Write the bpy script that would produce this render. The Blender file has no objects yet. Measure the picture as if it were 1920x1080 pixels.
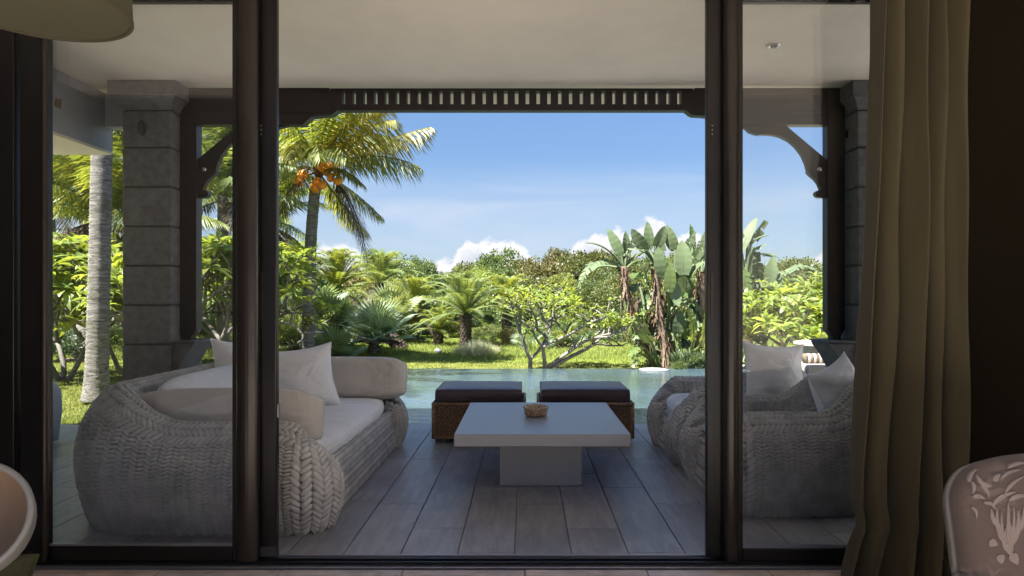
import bpy, bmesh, math, random
import numpy as np
from mathutils import Vector
R = math.radians
random.seed(7); rng = np.random.default_rng(7)
sc = bpy.context.scene
COL = sc.collection
PI = math.pi

# ------------------------------------------------------------------ camera, sky, sun, exposure
F = 1240.0; CX = 984.0; CY = 560.0; CAMZ = 1.34
cam = bpy.data.cameras.new('camera'); camo = bpy.data.objects.new('camera', cam); COL.objects.link(camo)
camo.location = (0, 0, CAMZ); camo.rotation_euler = (R(90), 0, 0)
cam.sensor_width = 36; cam.lens = F / 1920 * 36
cam.shift_x = -(CX - 960) / 1920; cam.shift_y = (CY - 540) / 1920
cam.clip_start = 0.05; cam.clip_end = 3000
sc.camera = camo
sc.view_settings.view_transform = 'Standard'; sc.view_settings.look = 'None'
sc.view_settings.gamma = 1.0; sc.view_settings.use_curve_mapping = False
sc.view_settings.exposure = 2.52
sc.cycles.use_denoising = True
sc.cycles.max_bounces = 10; sc.cycles.diffuse_bounces = 5; sc.cycles.transparent_max_bounces = 24
sc.cycles.glossy_bounces = 4; sc.cycles.sample_clamp_indirect = 6.0
sc.cycles.caustics_reflective = False; sc.cycles.caustics_refractive = False

SUN_EL, SUN_AZ = R(59), R(-128)        # azimuth clockwise from +Y (the way the camera looks)
sun_dir = Vector((math.sin(SUN_AZ) * math.cos(SUN_EL), math.cos(SUN_AZ) * math.cos(SUN_EL), math.sin(SUN_EL)))
sl = bpy.data.lights.new('sun', 'SUN'); sl.energy = 4.6; sl.angle = R(0.6); sl.color = (1.0, 0.95, 0.87)
so = bpy.data.objects.new('sun', sl); COL.objects.link(so)
so.rotation_euler = sun_dir.to_track_quat('Z', 'Y').to_euler(); so.location = (-10, -5, 30)

W = bpy.data.worlds.new('World'); sc.world = W; W.use_nodes = True
nt = W.node_tree; nt.nodes.clear()
class NB:
    """small helper to write node trees as expressions"""
    def __init__(s, nt): s.nt = nt
    def n(s, t, **kw):
        nd = s.nt.nodes.new(t)
        for k, v in kw.items():
            if k == 'inp':
                for kk, vv in v.items():
                    sock = nd.inputs[kk]
                    if isinstance(vv, bpy.types.NodeSocket): s.nt.links.new(vv, sock)
                    else: sock.default_value = vv
            else: setattr(nd, k, v)
        return nd
    def m(s, op, a, b=0.0, c=None, clamp=False):
        d = {0: a, 1: b}
        if c is not None: d[2] = c
        return s.n('ShaderNodeMath', operation=op, use_clamp=clamp, inp=d).outputs[0]
    def noise(s, vec, scale, detail=4, rough=.55, dist=0.0):
        nd = s.n('ShaderNodeTexNoise', inp={'Scale': scale, 'Detail': detail, 'Roughness': rough, 'Distortion': dist})
        if vec is not None: s.nt.links.new(vec, nd.inputs['Vector'])
        return nd.outputs[0]
    def ramp(s, fac, stops, interp='LINEAR'):
        nd = s.n('ShaderNodeValToRGB', inp={0: fac}); cr = nd.color_ramp; cr.interpolation = interp
        while len(cr.elements) < len(stops): cr.elements.new(0.5)
        for e, (p, c) in zip(cr.elements, stops):
            e.position = p; e.color = (*c, 1) if not isinstance(c, (int, float)) else (c, c, c, 1)
        return nd.outputs[0]
    def mix(s, f, a, b, mode='MIX'):
        nd = s.n('ShaderNodeMix', data_type='RGBA', blend_type=mode)
        for i, v in ((0, f), (6, a), (7, b)):
            if isinstance(v, bpy.types.NodeSocket): s.nt.links.new(v, nd.inputs[i])
            else: nd.inputs[i].default_value = v if i == 0 else ((*v, 1) if len(v) == 3 else v)
        return nd.outputs[2]
    def rng(s, v, a, b, c=0.0, d=1.0, smooth=True):
        return s.n('ShaderNodeMapRange', interpolation_type='SMOOTHSTEP' if smooth else 'LINEAR',
                   inp={0: v, 1: a, 2: b, 3: c, 4: d}).outputs[0]
b = NB(nt)
sky = b.n('ShaderNodeTexSky', sky_type='NISHITA', sun_disc=False, sun_elevation=SUN_EL, sun_rotation=SUN_AZ,
          altitude=0, air_density=1.0, dust_density=0.2, ozone_density=1.6)
tc = b.n('ShaderNodeTexCoord').outputs['Generated']
sep = b.n('ShaderNodeSeparateXYZ', inp={0: tc})
az = b.m('ARCTAN2', sep.outputs[0], sep.outputs[1]); el = b.m('ARCSINE', sep.outputs[2])
av = b.n('ShaderNodeCombineXYZ', inp={0: az, 1: el, 2: 0.0}).outputs[0]
# heaped clouds low over the horizon: a base height that wanders round the compass, edges billowed by noise
bill = b.noise(av, 34, 7, .6, .3); billf = b.noise(av, 12, 3, .5)
azn = b.n('ShaderNodeCombineXYZ', inp={0: az, 1: 3.7, 2: 0.0}).outputs[0]
top = b.m('MULTIPLY', b.noise(azn, 7.0, 2, .5), .05)
for c0, w0, h0 in ((-0.078, .026, .031), (-0.024, .036, .028), (-.05, .075, .010), (-.275, .045, .030), (.135, .075, .052), (.235, .060, .045), (.455, .035, .022), (-.62, .12, .045), (.95, .3, .05), (-1.3, .25, .05), (2.2, .4, .06), (-2.4, .5, .05)):
    dd = b.m('DIVIDE', b.m('SUBTRACT', az, c0), w0)
    g = b.m('POWER', 2.718, b.m('MULTIPLY', b.m('POWER', b.m('ABSOLUTE', dd), 3.2), -1.0))
    top = b.m('ADD', top, b.m('MULTIPLY', g, h0))
top = b.m('ADD', top, b.m('MULTIPLY', b.m('SUBTRACT', bill, .5), .050))
top = b.m('ADD', top, b.m('MULTIPLY', b.m('SUBTRACT', billf, .5), .05))
top = b.m('ADD', top, .026)
cl = b.rng(b.m('SUBTRACT', top, el), -.001, .009)
low = b.rng(el, -.02, .01)
cl = b.m('MULTIPLY', cl, b.m('ADD', .25, b.m('MULTIPLY', low, .7)))
shade = b.rng(b.m('ADD', b.m('SUBTRACT', top, el), b.m('MULTIPLY', b.m('SUBTRACT', b.noise(av, 60, 5, .6), .5), .05)), 0.0, .055)
ccol = b.mix(shade, (3.4, 3.35, 3.4), (2.1, 2.3, 2.75))
# thin veil of high cloud
sv = b.n('ShaderNodeVectorMath', operation='MULTIPLY', inp={0: av, 1: (1.0, 6.0, 1.0)}).outputs[0]
veil = b.rng(b.noise(sv, 2.6, 5, .55, .6), .40, .75)
vband = b.m('MULTIPLY', b.rng(el, .215, .125), 1.0)
veil = b.m('MULTIPLY', b.m('ADD', b.m('MULTIPLY', veil, .65), .40), vband)
skc = b.mix(1.0, sky.outputs[0], (0.80, 0.90, 1.05), 'MULTIPLY')
hf = b.rng(el, -.05, 1.0, .285, 1.05, False)
skc = b.mix(1.0, skc, b.n('ShaderNodeCombineColor', inp={0: hf, 1: hf, 2: hf}).outputs[0], 'MULTIPLY')
c1 = b.mix(veil, skc, (2.1, 2.42, 3.0))
c2 = b.mix(cl, c1, ccol)
bg = b.n('ShaderNodeBackground', inp={0: c2, 1: 0.055})
out = b.n('ShaderNodeOutputWorld'); nt.links.new(bg.outputs[0], out.inputs[0])

# ------------------------------------------------------------------ helpers
def P(px, py, Y):
    return ((px - CX) / F * Y, Y, CAMZ - (py - CY) / F * Y)

def tag(o, label=None, cat=None, group=None, kind=None):
    if label: o['label'] = label
    if cat: o['category'] = cat
    if group: o['group'] = group
    if kind: o['kind'] = kind
    return o
def empty(name, loc=(0, 0, 0), label=None, cat=None, group=None, kind=None, rz=0):
    o = bpy.data.objects.new(name, None); COL.objects.link(o); o.location = loc; o.rotation_euler = (0, 0, rz)
    o.empty_display_size = .2
    return tag(o, label, cat, group, kind)
def mesh(name, V, Fc, smooth=False):
    me = bpy.data.meshes.new(name)
    V = np.asarray(V, dtype=np.float32)
    if isinstance(Fc, np.ndarray):
        n, k = Fc.shape
        me.vertices.add(len(V)); me.vertices.foreach_set('co', V.ravel())
        me.loops.add(n * k); me.loops.foreach_set('vertex_index', Fc.astype(np.int32).ravel())
        me.polygons.add(n); me.polygons.foreach_set('loop_start', np.arange(0, n * k, k, dtype=np.int32))
        me.polygons.foreach_set('loop_total', np.full(n, k, dtype=np.int32))
        me.update(calc_edges=True); me.validate()
    else:
        me.from_pydata([tuple(map(float, v)) for v in V], [], Fc)
        me.update()
    if smooth: me.polygons.foreach_set('use_smooth', [True] * len(me.polygons))
    return me
def link(name, me, m=None, parent=None, loc=(0, 0, 0), rot=(0, 0, 0), scale=(1, 1, 1), **kw):
    o = bpy.data.objects.new(name, me); COL.objects.link(o)
    if m is not None and len(me.materials) == 0: me.materials.append(m)
    if parent is not None: o.parent = parent
    o.location = loc; o.rotation_euler = rot; o.scale = scale
    return tag(o, **kw)
class MB:
    def __init__(s): s.V = []; s.F = []
    def add(s, V, Fc):
        o = len(s.V); s.V.extend([tuple(v) for v in V]); s.F.extend([tuple(int(i) + o for i in f) for f in Fc]); return s
    def box(s, x0, x1, y0, y1, z0, z1):
        return s.add([(x0,y0,z0),(x1,y0,z0),(x1,y1,z0),(x0,y1,z0),(x0,y0,z1),(x1,y0,z1),(x1,y1,z1),(x0,y1,z1)],
                     [(0,3,2,1),(4,5,6,7),(0,1,5,4),(1,2,6,5),(2,3,7,6),(3,0,4,7)])
    def prism(s, poly, a0, a1, axis='y'):
        """poly: 2-D outline (x,z) extruded along y, or (x,y) along z, or (y,z) along x"""
        n = len(poly)
        f = {'y': lambda p, a: (p[0], a, p[1]), 'z': lambda p, a: (p[0], p[1], a), 'x': lambda p, a: (a, p[0], p[1])}[axis]
        V = [f(p, a0) for p in poly] + [f(p, a1) for p in poly]
        Fc = [tuple(range(n)), tuple(reversed(range(n, 2 * n)))]
        Fc += [(i, i + n, (i + 1) % n + n, (i + 1) % n) for i in range(n)]
        return s.add(V, Fc)
    def tube(s, pts, rad, seg=6, cap=True):
        V, Fc = tube(pts, rad, seg, cap); return s.add(V, Fc)
    def build(s, name, m=None, parent=None, bevel=0, smooth=False, seg=2, local=True, **kw):
        V = np.array(s.V, dtype=np.float32)
        if parent is not None and local:
            V = V - np.array(world_loc(parent), dtype=np.float32)
        me = mesh(name, V, s.F, smooth)
        bm = bmesh.new(); bm.from_mesh(me); bmesh.ops.recalc_face_normals(bm, faces=bm.faces); bm.to_mesh(me); bm.free()
        if smooth: me.polygons.foreach_set('use_smooth', [True] * len(me.polygons))
        o = link(name, me, m, parent, **kw)
        if bevel:
            md = o.modifiers.new('bevel', 'BEVEL'); md.width = bevel; md.segments = seg; md.limit_method = 'ANGLE'; md.angle_limit = R(30)
            md.harden_normals = False
            me.polygons.foreach_set('use_smooth', [True] * len(me.polygons))
            bpy_smooth(me)
        return o
def bpy_smooth(me):
    try: me.set_sharp_from_angle(angle=R(35))
    except Exception: pass
def world_loc(o):
    l = Vector((0, 0, 0))
    while o is not None: l += o.location; o = o.parent
    return l
def tube(pts, rad, seg=6, cap=True):
    pts = [Vector(p) for p in pts]; n = len(pts)
    if not hasattr(rad, '__len__'): rad = [rad] * n
    V = []; Fc = []; up = Vector((0.0, 0.13, 1)).normalized(); ref = None
    for i, p in enumerate(pts):
        t = (pts[min(i + 1, n - 1)] - pts[max(i - 1, 0)])
        t = t.normalized() if t.length > 1e-9 else Vector((0, 0, 1))
        if ref is None:
            ref = t.cross(up if abs(t.dot(up)) < .95 else Vector((1, 0, 0))).normalized()
        else:
            ref = (ref - t * ref.dot(t)); ref = ref.normalized() if ref.length > 1e-6 else t.orthogonal().normalized()
        bi = t.cross(ref)
        for k in range(seg):
            a = 2 * PI * k / seg
            V.append(p + (ref * math.cos(a) + bi * math.sin(a)) * rad[i])
    for i in range(n - 1):
        for k in range(seg):
            a, c = i * seg + k, i * seg + (k + 1) % seg
            Fc.append((a, c, c + seg, a + seg))
    if cap: Fc.append(tuple(reversed(range(seg)))); Fc.append(tuple(range((n - 1) * seg, n * seg)))
    return V, Fc
def ellipsoid(c, r, seg=8, rings=6, rot=None):
    V = [(0, 0, -1)]; Fc = []
    for i in range(1, rings):
        a = -PI / 2 + PI * i / rings
        for k in range(seg):
            q = 2 * PI * k / seg; V.append((math.cos(a) * math.cos(q), math.cos(a) * math.sin(q), math.sin(a)))
    V.append((0, 0, 1)); T = len(V) - 1
    for k in range(seg): Fc.append((0, 1 + (k + 1) % seg, 1 + k))
    for i in range(rings - 2):
        for k in range(seg):
            a = 1 + i * seg + k; c_ = 1 + i * seg + (k + 1) % seg; Fc.append((a, c_, c_ + seg, a + seg))
    for k in range(seg): Fc.append((T, 1 + (rings - 2) * seg + k, 1 + (rings - 2) * seg + (k + 1) % seg))
    V = np.array(V) * np.array(r)
    if rot is not None: V = V @ np.array(rot).T
    return V + np.array(c), Fc
def revolve(prof, seg=24, close=False):
    V = []; Fc = []; n = len(prof)
    for r, z in prof:
        for k in range(seg):
            a = 2 * PI * k / seg; V.append((r * math.cos(a), r * math.sin(a), z))
    for i in range(n - 1):
        for k in range(seg):
            a, c = i * seg + k, i * seg + (k + 1) % seg; Fc.append((a, c, c + seg, a + seg))
    return V, Fc
def smoothnoise(X, Y, Z, scale, seed, octaves=3):
    r = np.random.default_rng(seed); out = 0; amp = 1.0
    for o in range(octaves):
        for _ in range(5):
            d = r.normal(size=3) * scale; out = out + amp * np.sin(X * d[0] + Y * d[1] + Z * d[2] + r.uniform(0, 6.28))
        scale *= 2.1; amp *= .5
    return out / 6.0

# ------------------------------------------------------------------ materials
def new_mat(name):
    m = bpy.data.materials.new(name); m.use_nodes = True; m.node_tree.nodes.clear()
    return m, NB(m.node_tree)
def finish(m, nb, shader):
    o = nb.n('ShaderNodeOutputMaterial'); m.node_tree.links.new(shader, o.inputs[0]); return m
def bump(nb, h, strength=.3, dist=.01):
    return nb.n('ShaderNodeBump', inp={'Strength': strength, 'Distance': dist, 'Height': h}).outputs[0]
def M_plain(name, col, rough=.6, var=.15, scale=6, bmp=0.0, bscale=60, metal=0.0, coords='Object', spec=.5, col2=None, stretch=(1,1,1), sheen=0.0, bdist=.01, perobj=0.0):
    m, nb = new_mat(name)
    tcn = nb.n('ShaderNodeTexCoord').outputs[coords]
    vec = nb.n('ShaderNodeVectorMath', operation='MULTIPLY', inp={0: tcn, 1: stretch}).outputs[0]
    if perobj:
        oi = nb.n('ShaderNodeObjectInfo').outputs['Random']
        sh = nb.n('ShaderNodeCombineXYZ', inp={0: nb.m('MULTIPLY', oi, 37.0), 1: nb.m('MULTIPLY', oi, 91.0), 2: 0.0}).outputs[0]
        vec = nb.n('ShaderNodeVectorMath', operation='ADD', inp={0: vec, 1: sh}).outputs[0]
    n1 = nb.noise(vec, scale, 6, .6)
    ca = tuple(c * (1 - var) for c in col); cb = tuple(min(1, c * (1 + var)) for c in (col2 or col))
    c = nb.mix(nb.rng(n1, .3, .7), ca, cb)
    if perobj:
        hs = nb.n('ShaderNodeHueSaturation', inp={'Value': nb.m('ADD', 1 - perobj, nb.m('MULTIPLY', oi, 2 * perobj)), 'Color': c}); c = hs.outputs[0]
    bs = nb.n('ShaderNodeBsdfPrincipled', inp={'Base Color': c, 'Metallic': metal, 'Specular IOR Level': spec,
              'Roughness': nb.m('ADD', rough - .05, nb.m('MULTIPLY', n1, .1))})
    if sheen: bs.inputs['Sheen Weight'].default_value = sheen
    if bmp:
        m.node_tree.links.new(bump(nb, nb.noise(vec, bscale, 4, .6), bmp, bdist), bs.inputs['Normal'])
    return finish(m, nb, bs.outputs[0])
def M_leaf(name, c1, c2, c3=None, trans=.35, rough=.45, clump=1.2, spec=.5, objvar=.12):
    """leaf surface: every leaf (mesh island) its own tint, slow drift through the plant"""
    m, nb = new_mat(name)
    g = nb.n('ShaderNodeNewGeometry'); rnd = g.outputs['Random Per Island']
    tcn = nb.n('ShaderNodeTexCoord').outputs['Object']
    n1 = nb.rng(nb.noise(tcn, clump, 3, .5), .35, .65)
    f = nb.m('ADD', nb.m('MULTIPLY', rnd, .6), nb.m('MULTIPLY', n1, .4))
    FD = .76
    c1, c2, c3 = [tuple(x * FD for x in q) for q in (c1, c2, c3 or c2)]
    stops = [(0.0, c1), (0.75, c2), (1.0, c3)]
    c = nb.ramp(f, stops)
    oi = nb.n('ShaderNodeObjectInfo').outputs['Random']
    c = nb.n('ShaderNodeHueSaturation', inp={'Value': nb.m('ADD', 1 - objvar, nb.m('MULTIPLY', oi, 2 * objvar)), 'Saturation': .80, 'Hue': nb.m('ADD', .488, nb.m('MULTIPLY', oi, .02)), 'Color': c}).outputs[0]
    bs = nb.n('ShaderNodeBsdfPrincipled', inp={'Base Color': c, 'Roughness': rough, 'Specular IOR Level': spec})
    tcol = nb.mix(1.0, c, (1.5, 1.35, .55), 'MULTIPLY')
    tr = nb.n('ShaderNodeBsdfTranslucent', inp={'Color': tcol})
    mx = nb.n('ShaderNodeMixShader', inp={0: trans, 1: bs.outputs[0], 2: tr.outputs[0]})
    return finish(m, nb, mx.outputs[0])

m_ceiling = M_plain('plaster_ceiling', (.74, .675, .605), .9, .05, 1.5, .1, 40)
m_cream = M_plain('plaster_cream', (.70, .64, .54), .9, .03, 2, .1, 40)
m_plaster = M_plain('plaster_grey', (.5, .49, .50), .85, .12, 3, .2, 30)
m_stone = M_plain('basalt', (.115, .115, .12), .85, .22, 14, .8, 70, perobj=.12, bdist=.008)
m_stone2 = M_plain('basalt_dark', (.04, .04, .042), .9, .1, 5)
m_timber = M_plain('dark_timber', (.018, .010, .009), .42, .35, 3, .2, 40, stretch=(1.5, 8, 8))
m_frame = M_plain('bronze_aluminium', (.010, .009, .009), .33, .12, 3, metal=.35)
m_frame2 = M_plain('bronze_aluminium_light', (.034, .028, .024), .3, .1, 3, metal=.6)
m_track = M_plain('track_metal', (.30, .30, .33), .3, .1, 3, metal=.8, stretch=(.3, 4, 4))
m_wall = M_plain('dark_wall', (.008, .006, .003), .9, .1, 2, spec=.08)
m_room = M_plain('room_wall', (.70, .62, .53), .9, .05, 2)
m_fabric = M_plain('linen', (.49, .46, .435), .9, .06, 4, .45, 14, sheen=.2, bdist=.03, stretch=(1, .45, 1))
m_fabric2 = M_plain('linen_light', (.66, .67, .71), .9, .05, 4, .5, 12, sheen=.2, bdist=.035, stretch=(.45, 1.2, 1))
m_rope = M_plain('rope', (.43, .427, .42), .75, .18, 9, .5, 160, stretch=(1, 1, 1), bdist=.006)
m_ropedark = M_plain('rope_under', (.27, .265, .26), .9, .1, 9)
m_table = M_plain('concrete_resin', (.25, .262, .292), .36, .03, .8, .03, 60, spec=.9)
m_table2 = m_table
m_cushd = M_plain('dark_cushion', (.050, .028, .034), .42, .2, 4, .25, 40, sheen=.1, bdist=.004)
m_curtain = M_plain('curtain_cloth', (.064, .053, .029), .85, .08, 8, .3, 400, sheen=.1, spec=.1, stretch=(1, 1, .2), bdist=.002)
m_curtain2 = M_plain('curtain_lining', (.12, .12, .045), .85, .08, 8, .3, 400, sheen=.3)
m_peach = M_plain('peach_leather', (.205, .145, .10), .45, .05, 6, .1, 120)
m_white = M_plain('white_shell', (.20, .20, .19), .4, .04, 4)
m_green = M_plain('green_velvet', (.045, .048, .018), .85, .15, 12, .3, 60)
m_shade = M_plain('lamp_shade', (.070, .064, .034), .9, .04, 4, .15, 300)
m_shade_d = M_plain('lamp_trim', (.06, .048, .026), .8, .1, 4)
m_steel = M_plain('steel', (.55, .55, .56), .25, .05, 4, metal=1.0)
m_orange = M_plain('king_coconut', (.75, .27, .025), .4, .12, 9)
m_orchid = M_plain('orchid_petal', (.80, .55, .12), .5, .2, 9)
m_bark = M_plain('bark', (.16, .135, .11), .9, .35, 6, .8, 30, bdist=.02)
m_bark_pale = M_plain('bark_pale', (.145, .135, .12), .85, .3, 9, .6, 30, bdist=.02)
m_bark_dark = M_plain('bark_dark', (.055, .04, .032), .9, .4, 12, .9, 24, bdist=.03)
m_fibre = M_plain('dry_fibre', (.10, .055, .035), .95, .5, 20, .9, 30, bdist=.02)
m_drystem = M_plain('dry_stem', (.135, .10, .07), .9, .5, 14, .9, 24, stretch=(1, 1, .3), bdist=.02)
m_paving = M_plain('beige_paving', (.60, .55, .46), .85, .1, 3, .3, 40)
m_rock = M_plain('garden_rock', (.30, .29, .29), .9, .3, 5, .8, 20, bdist=.02)
m_flower = M_plain('white_petal', (.85, .84, .74), .6, .04, 4)
m_pooltile = M_plain('pool_tile', (.16, .26, .25), .5, .2, 12)

L_coco = M_leaf('leaf_coconut', (.13, .19, .014), (.27, .33, .022), (.62, .48, .05), .48)
L_brown = M_leaf('leaf_brown', (.06, .042, .022), (.14, .09, .045), (.30, .22, .10), .2, .7)
L_palm_y = M_leaf('leaf_palm_yellow', (.14, .21, .018), (.28, .36, .03), (.50, .44, .06), .45)
L_palm_g = M_leaf('leaf_palm_green', (.14, .22, .07), (.27, .38, .11), (.40, .46, .15), .42)
L_fan = M_leaf('leaf_fan', (.20, .28, .12), (.32, .42, .18), (.55, .50, .22), .4)
L_fan_s = M_leaf('leaf_fan_silver', (.26, .38, .24), (.40, .54, .34), (.55, .60, .36), .4)
L_strel = M_leaf('leaf_banana', (.085, .14, .055), (.15, .22, .085), (.22, .30, .12), .22, .55, .8, .25)
L_strel_y = M_leaf('leaf_banana_young', (.10, .18, .03), (.17, .27, .04), (.30, .36, .07), .4, .35, .8, .6)
L_plum = M_leaf('leaf_plumeria', (.13, .21, .018), (.28, .40, .030), (.50, .56, .06), .48, .35)
L_tree = [M_leaf('leaf_tree_olive', (.07, .10, .018), (.16, .20, .034), (.30, .30, .06), .35),
          M_leaf('leaf_tree_green', (.06, .11, .022), (.13, .21, .036), (.25, .33, .06), .35),
          M_leaf('leaf_tree_yellow', (.12, .17, .012), (.27, .34, .018), (.46, .50, .03), .35),
          M_leaf('leaf_tree_red', (.09, .10, .02), (.20, .19, .04), (.34, .24, .07), .25),
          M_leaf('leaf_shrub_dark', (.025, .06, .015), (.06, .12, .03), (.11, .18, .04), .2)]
L_grass = M_leaf('grass_blade', (.15, .21, .024), (.25, .30, .040), (.34, .34, .07), .3, .7, 1.0, .2, 0)
L_grassy = M_leaf('grass_pale', (.42, .46, .27), (.60, .64, .40), (.74, .76, .52), .15, .8)

def M_glass():
    m, nb = new_mat('window_glass')
    fr = nb.n('ShaderNodeFresnel', inp={'IOR': 1.5}).outputs[0]
    tr = nb.n('ShaderNodeBsdfTransparent', inp={'Color': (.985, .99, .99, 1)})
    gl = nb.n('ShaderNodeBsdfGlossy', inp={'Color': (1, 1, 1, 1), 'Roughness': 0.0})
    mx = nb.n('ShaderNodeMixShader', inp={0: nb.m('MULTIPLY', fr, .5), 1: tr.outputs[0], 2: gl.outputs[0]})
    return finish(m, nb, mx.outputs[0])
m_glass = M_glass()
def M_dish():
    m, nb = new_mat('cut_glass')
    tcn = nb.n('ShaderNodeTexCoord').outputs['Object']
    v = nb.n('ShaderNodeTexVoronoi', inp={'Vector': tcn, 'Scale': 90.0})
    c = nb.mix(nb.rng(v.outputs[0], .2, .5), (.85, .80, .70), (.50, .30, .12))
    bs = nb.n('ShaderNodeBsdfPrincipled', inp={'Base Color': c, 'Roughness': .12, 'Transmission Weight': .35, 'IOR': 1.45,
              'Normal': bump(nb, v.outputs[0], .8, .004)})
    return finish(m, nb, bs.outputs[0])
m_dish = M_dish()
def M_floor(name, base, tint, rough, grain):
    """wood-look porcelain plank: each plank its own shade, long faint grain, scuffs"""
    m, nb = new_mat(name)
    tcn = nb.n('ShaderNodeTexCoord').outputs['Object']
    oi = nb.n('ShaderNodeObjectInfo').outputs['Random']
    sh = nb.n('ShaderNodeCombineXYZ', inp={0: nb.m('MULTIPLY', oi, 53.0), 1: nb.m('MULTIPLY', oi, 29.0), 2: 0.0}).outputs[0]
    v = nb.n('ShaderNodeVectorMath', operation='ADD', inp={0: tcn, 1: sh}).outputs[0]
    vs = nb.n('ShaderNodeVectorMath', operation='MULTIPLY', inp={0: v, 1: grain}).outputs[0]
    g = nb.noise(vs, 5, 8, .65, .6); n2 = nb.noise(v, 2.3, 4, .6)
    f = nb.m('ADD', nb.m('MULTIPLY', g, .6), nb.m('MULTIPLY', n2, .4))
    c = nb.mix(nb.rng(f, .32, .68), tuple(x * .72 for x in base), tint)
    c = nb.n('ShaderNodeHueSaturation', inp={'Value': nb.m('ADD', .90, nb.m('MULTIPLY', oi, .20)), 'Saturation': nb.m('ADD', .7, nb.m('MULTIPLY', oi, .7)), 'Color': c}).outputs[0]
    bs = nb.n('ShaderNodeBsdfPrincipled', inp={'Base Color': c, 'Specular IOR Level': .5, 'Roughness': nb.m('ADD', rough - .08, nb.m('MULTIPLY', n2, .18)),
              'Normal': bump(nb, g, .12, .004)})
    return finish(m, nb, bs.outputs[0])
m_plank = M_floor('plank_tile', (.235, .237, .258), (.31, .307, .325), .40, (4, .6, 1))
m_inner = M_floor('indoor_stone', (.40, .33, .28), (.60, .52, .46), .35, (1.2, 3, 1))
m_grout = M_plain('grout', (.12, .115, .11), .9, .1, 8)
def M_wicker():
    m, nb = new_mat('brown_wicker')
    tcn = nb.n('ShaderNodeTexCoord').outputs['Object']
    n1 = nb.noise(tcn, 40, 3, .6)
    c = nb.mix(nb.rng(n1, .3, .7), (.14, .082, .052), (.34, .205, .12))
    bs = nb.n('ShaderNodeBsdfPrincipled', inp={'Base Color': c, 'Roughness': .45})
    return finish(m, nb, bs.outputs[0])
m_wicker = M_wicker()
def M_trunk():
    m, nb = new_mat('palm_trunk')
    tcn = nb.n('ShaderNodeTexCoord').outputs['Object']
    vs = nb.n('ShaderNodeVectorMath', operation='MULTIPLY', inp={0: tcn, 1: (1, 1, 6)}).outputs[0]
    n1 = nb.noise(vs, 5, 8, .75, 1.2); n2 = nb.noise(tcn, 3.2, 6, .75)
    c = nb.mix(nb.rng(n1, .35, .65), (.065, .059, .052), (.27, .255, .23))
    c = nb.mix(nb.rng(n2, .52, .66), c, (.10, .105, .065))
    bs = nb.n('ShaderNodeBsdfPrincipled', inp={'Base Color': c, 'Roughness': .9, 'Normal': bump(nb, n1, .9, .03)})
    return finish(m, nb, bs.outputs[0])
m_trunk = M_trunk()
def M_lawn():
    m, nb = new_mat('lawn')
    tcn = nb.n('ShaderNodeTexCoord').outputs['Object']
    s = nb.n('ShaderNodeSeparateXYZ', inp={0: tcn})
    n1 = nb.noise(tcn, 1.1, 6, .65); n2 = nb.noise(tcn, 30, 4, .6); n3 = nb.noise(tcn, .25, 3, .5)
    lush = nb.mix(nb.rng(n1, .35, .65), (.13, .185, .020), (.19, .245, .030))
    dry = nb.mix(nb.rng(n1, .35, .65), (.13, .15, .030), (.21, .21, .055))
    # drier grass in a belt along the pool edge and in worn patches
    yy = nb.m('ADD', s.outputs[1], nb.m('MULTIPLY', nb.m('SUBTRACT', n1, .5), 2.2))
    belt = nb.rng(yy, 15.6, 14.2)
    c = nb.mix(nb.m('MAXIMUM', belt, nb.m('MULTIPLY', nb.rng(n3, .52, .68), .6)), lush, dry)
    c = nb.mix(nb.rng(n2, .3, .75, 0.0, .45), c, (.05, .075, .012))
    bs = nb.n('ShaderNodeBsdfPrincipled', inp={'Base Color': c, 'Roughness': .95, 'Specular IOR Level': .1, 'Normal': bump(nb, n2, 1.0, .05)})
    return finish(m, nb, bs.outputs[0])
m_lawn = M_lawn()
def M_water():
    m, nb = new_mat('pool_water')
    tcn = nb.n('ShaderNodeTexCoord').outputs['Object']
    va = nb.n('ShaderNodeVectorMath', operation='MULTIPLY', inp={0: tcn, 1: (1.0, 1.7, 1)}).outputs[0]
    w1 = nb.noise(va, 3.2, 3, .5, .6); w2 = nb.noise(va, 11, 3, .55, .5)
    h = nb.m('ADD', nb.m('MULTIPLY', w1, 1.0), nb.m('MULTIPLY', w2, .35))
    c = nb.mix(nb.rng(nb.noise(tcn, .5, 2, .5), .3, .7), (.050, .080, .105), (.036, .060, .058))
    bs = nb.n('ShaderNodeBsdfPrincipled', inp={'Base Color': c, 'Roughness': .02, 'IOR': 1.33, 'Specular IOR Level': .5, 'Normal': bump(nb, h, .16, .05)})
    return finish(m, nb, bs.outputs[0])
m_water = M_water()
def M_chair():
    m, nb = new_mat('damask')
    tcn = nb.n('ShaderNodeTexCoord').outputs['Object']
    wv = nb.n('ShaderNodeTexWave', wave_type='RINGS', inp={'Vector': tcn, 'Scale': 9.0, 'Distortion': 9.0, 'Detail': 3.0, 'Detail Scale': 2.2})
    n1 = nb.noise(tcn, 120, 3, .6)
    f = nb.m('MULTIPLY', nb.rng(wv.outputs[1], .45, .7), nb.rng(nb.noise(tcn, 5, 2), .45, .6))
    c = nb.mix(f, (.062, .042, .034), (.10, .074, .062))
    bs = nb.n('ShaderNodeBsdfPrincipled', inp={'Base Color': c, 'Roughness': .75, 'Sheen Weight': .4, 'Normal': bump(nb, nb.m('ADD', f, nb.m('MULTIPLY', n1, .2)), .4, .006)})
    return finish(m, nb, bs.outputs[0])
m_chair = M_chair()
m_motif = M_plain('damask_petal', (.16, .125, .11), .6, .06, 20, .2, 200, sheen=.5)
m_bounce_wall = M_plain('bounce_render', (.78, .75, .70), .9, .04, 2)
m_room_dark = M_plain('room_side_wall', (.07, .055, .035), .9, .05, 2)
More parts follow.
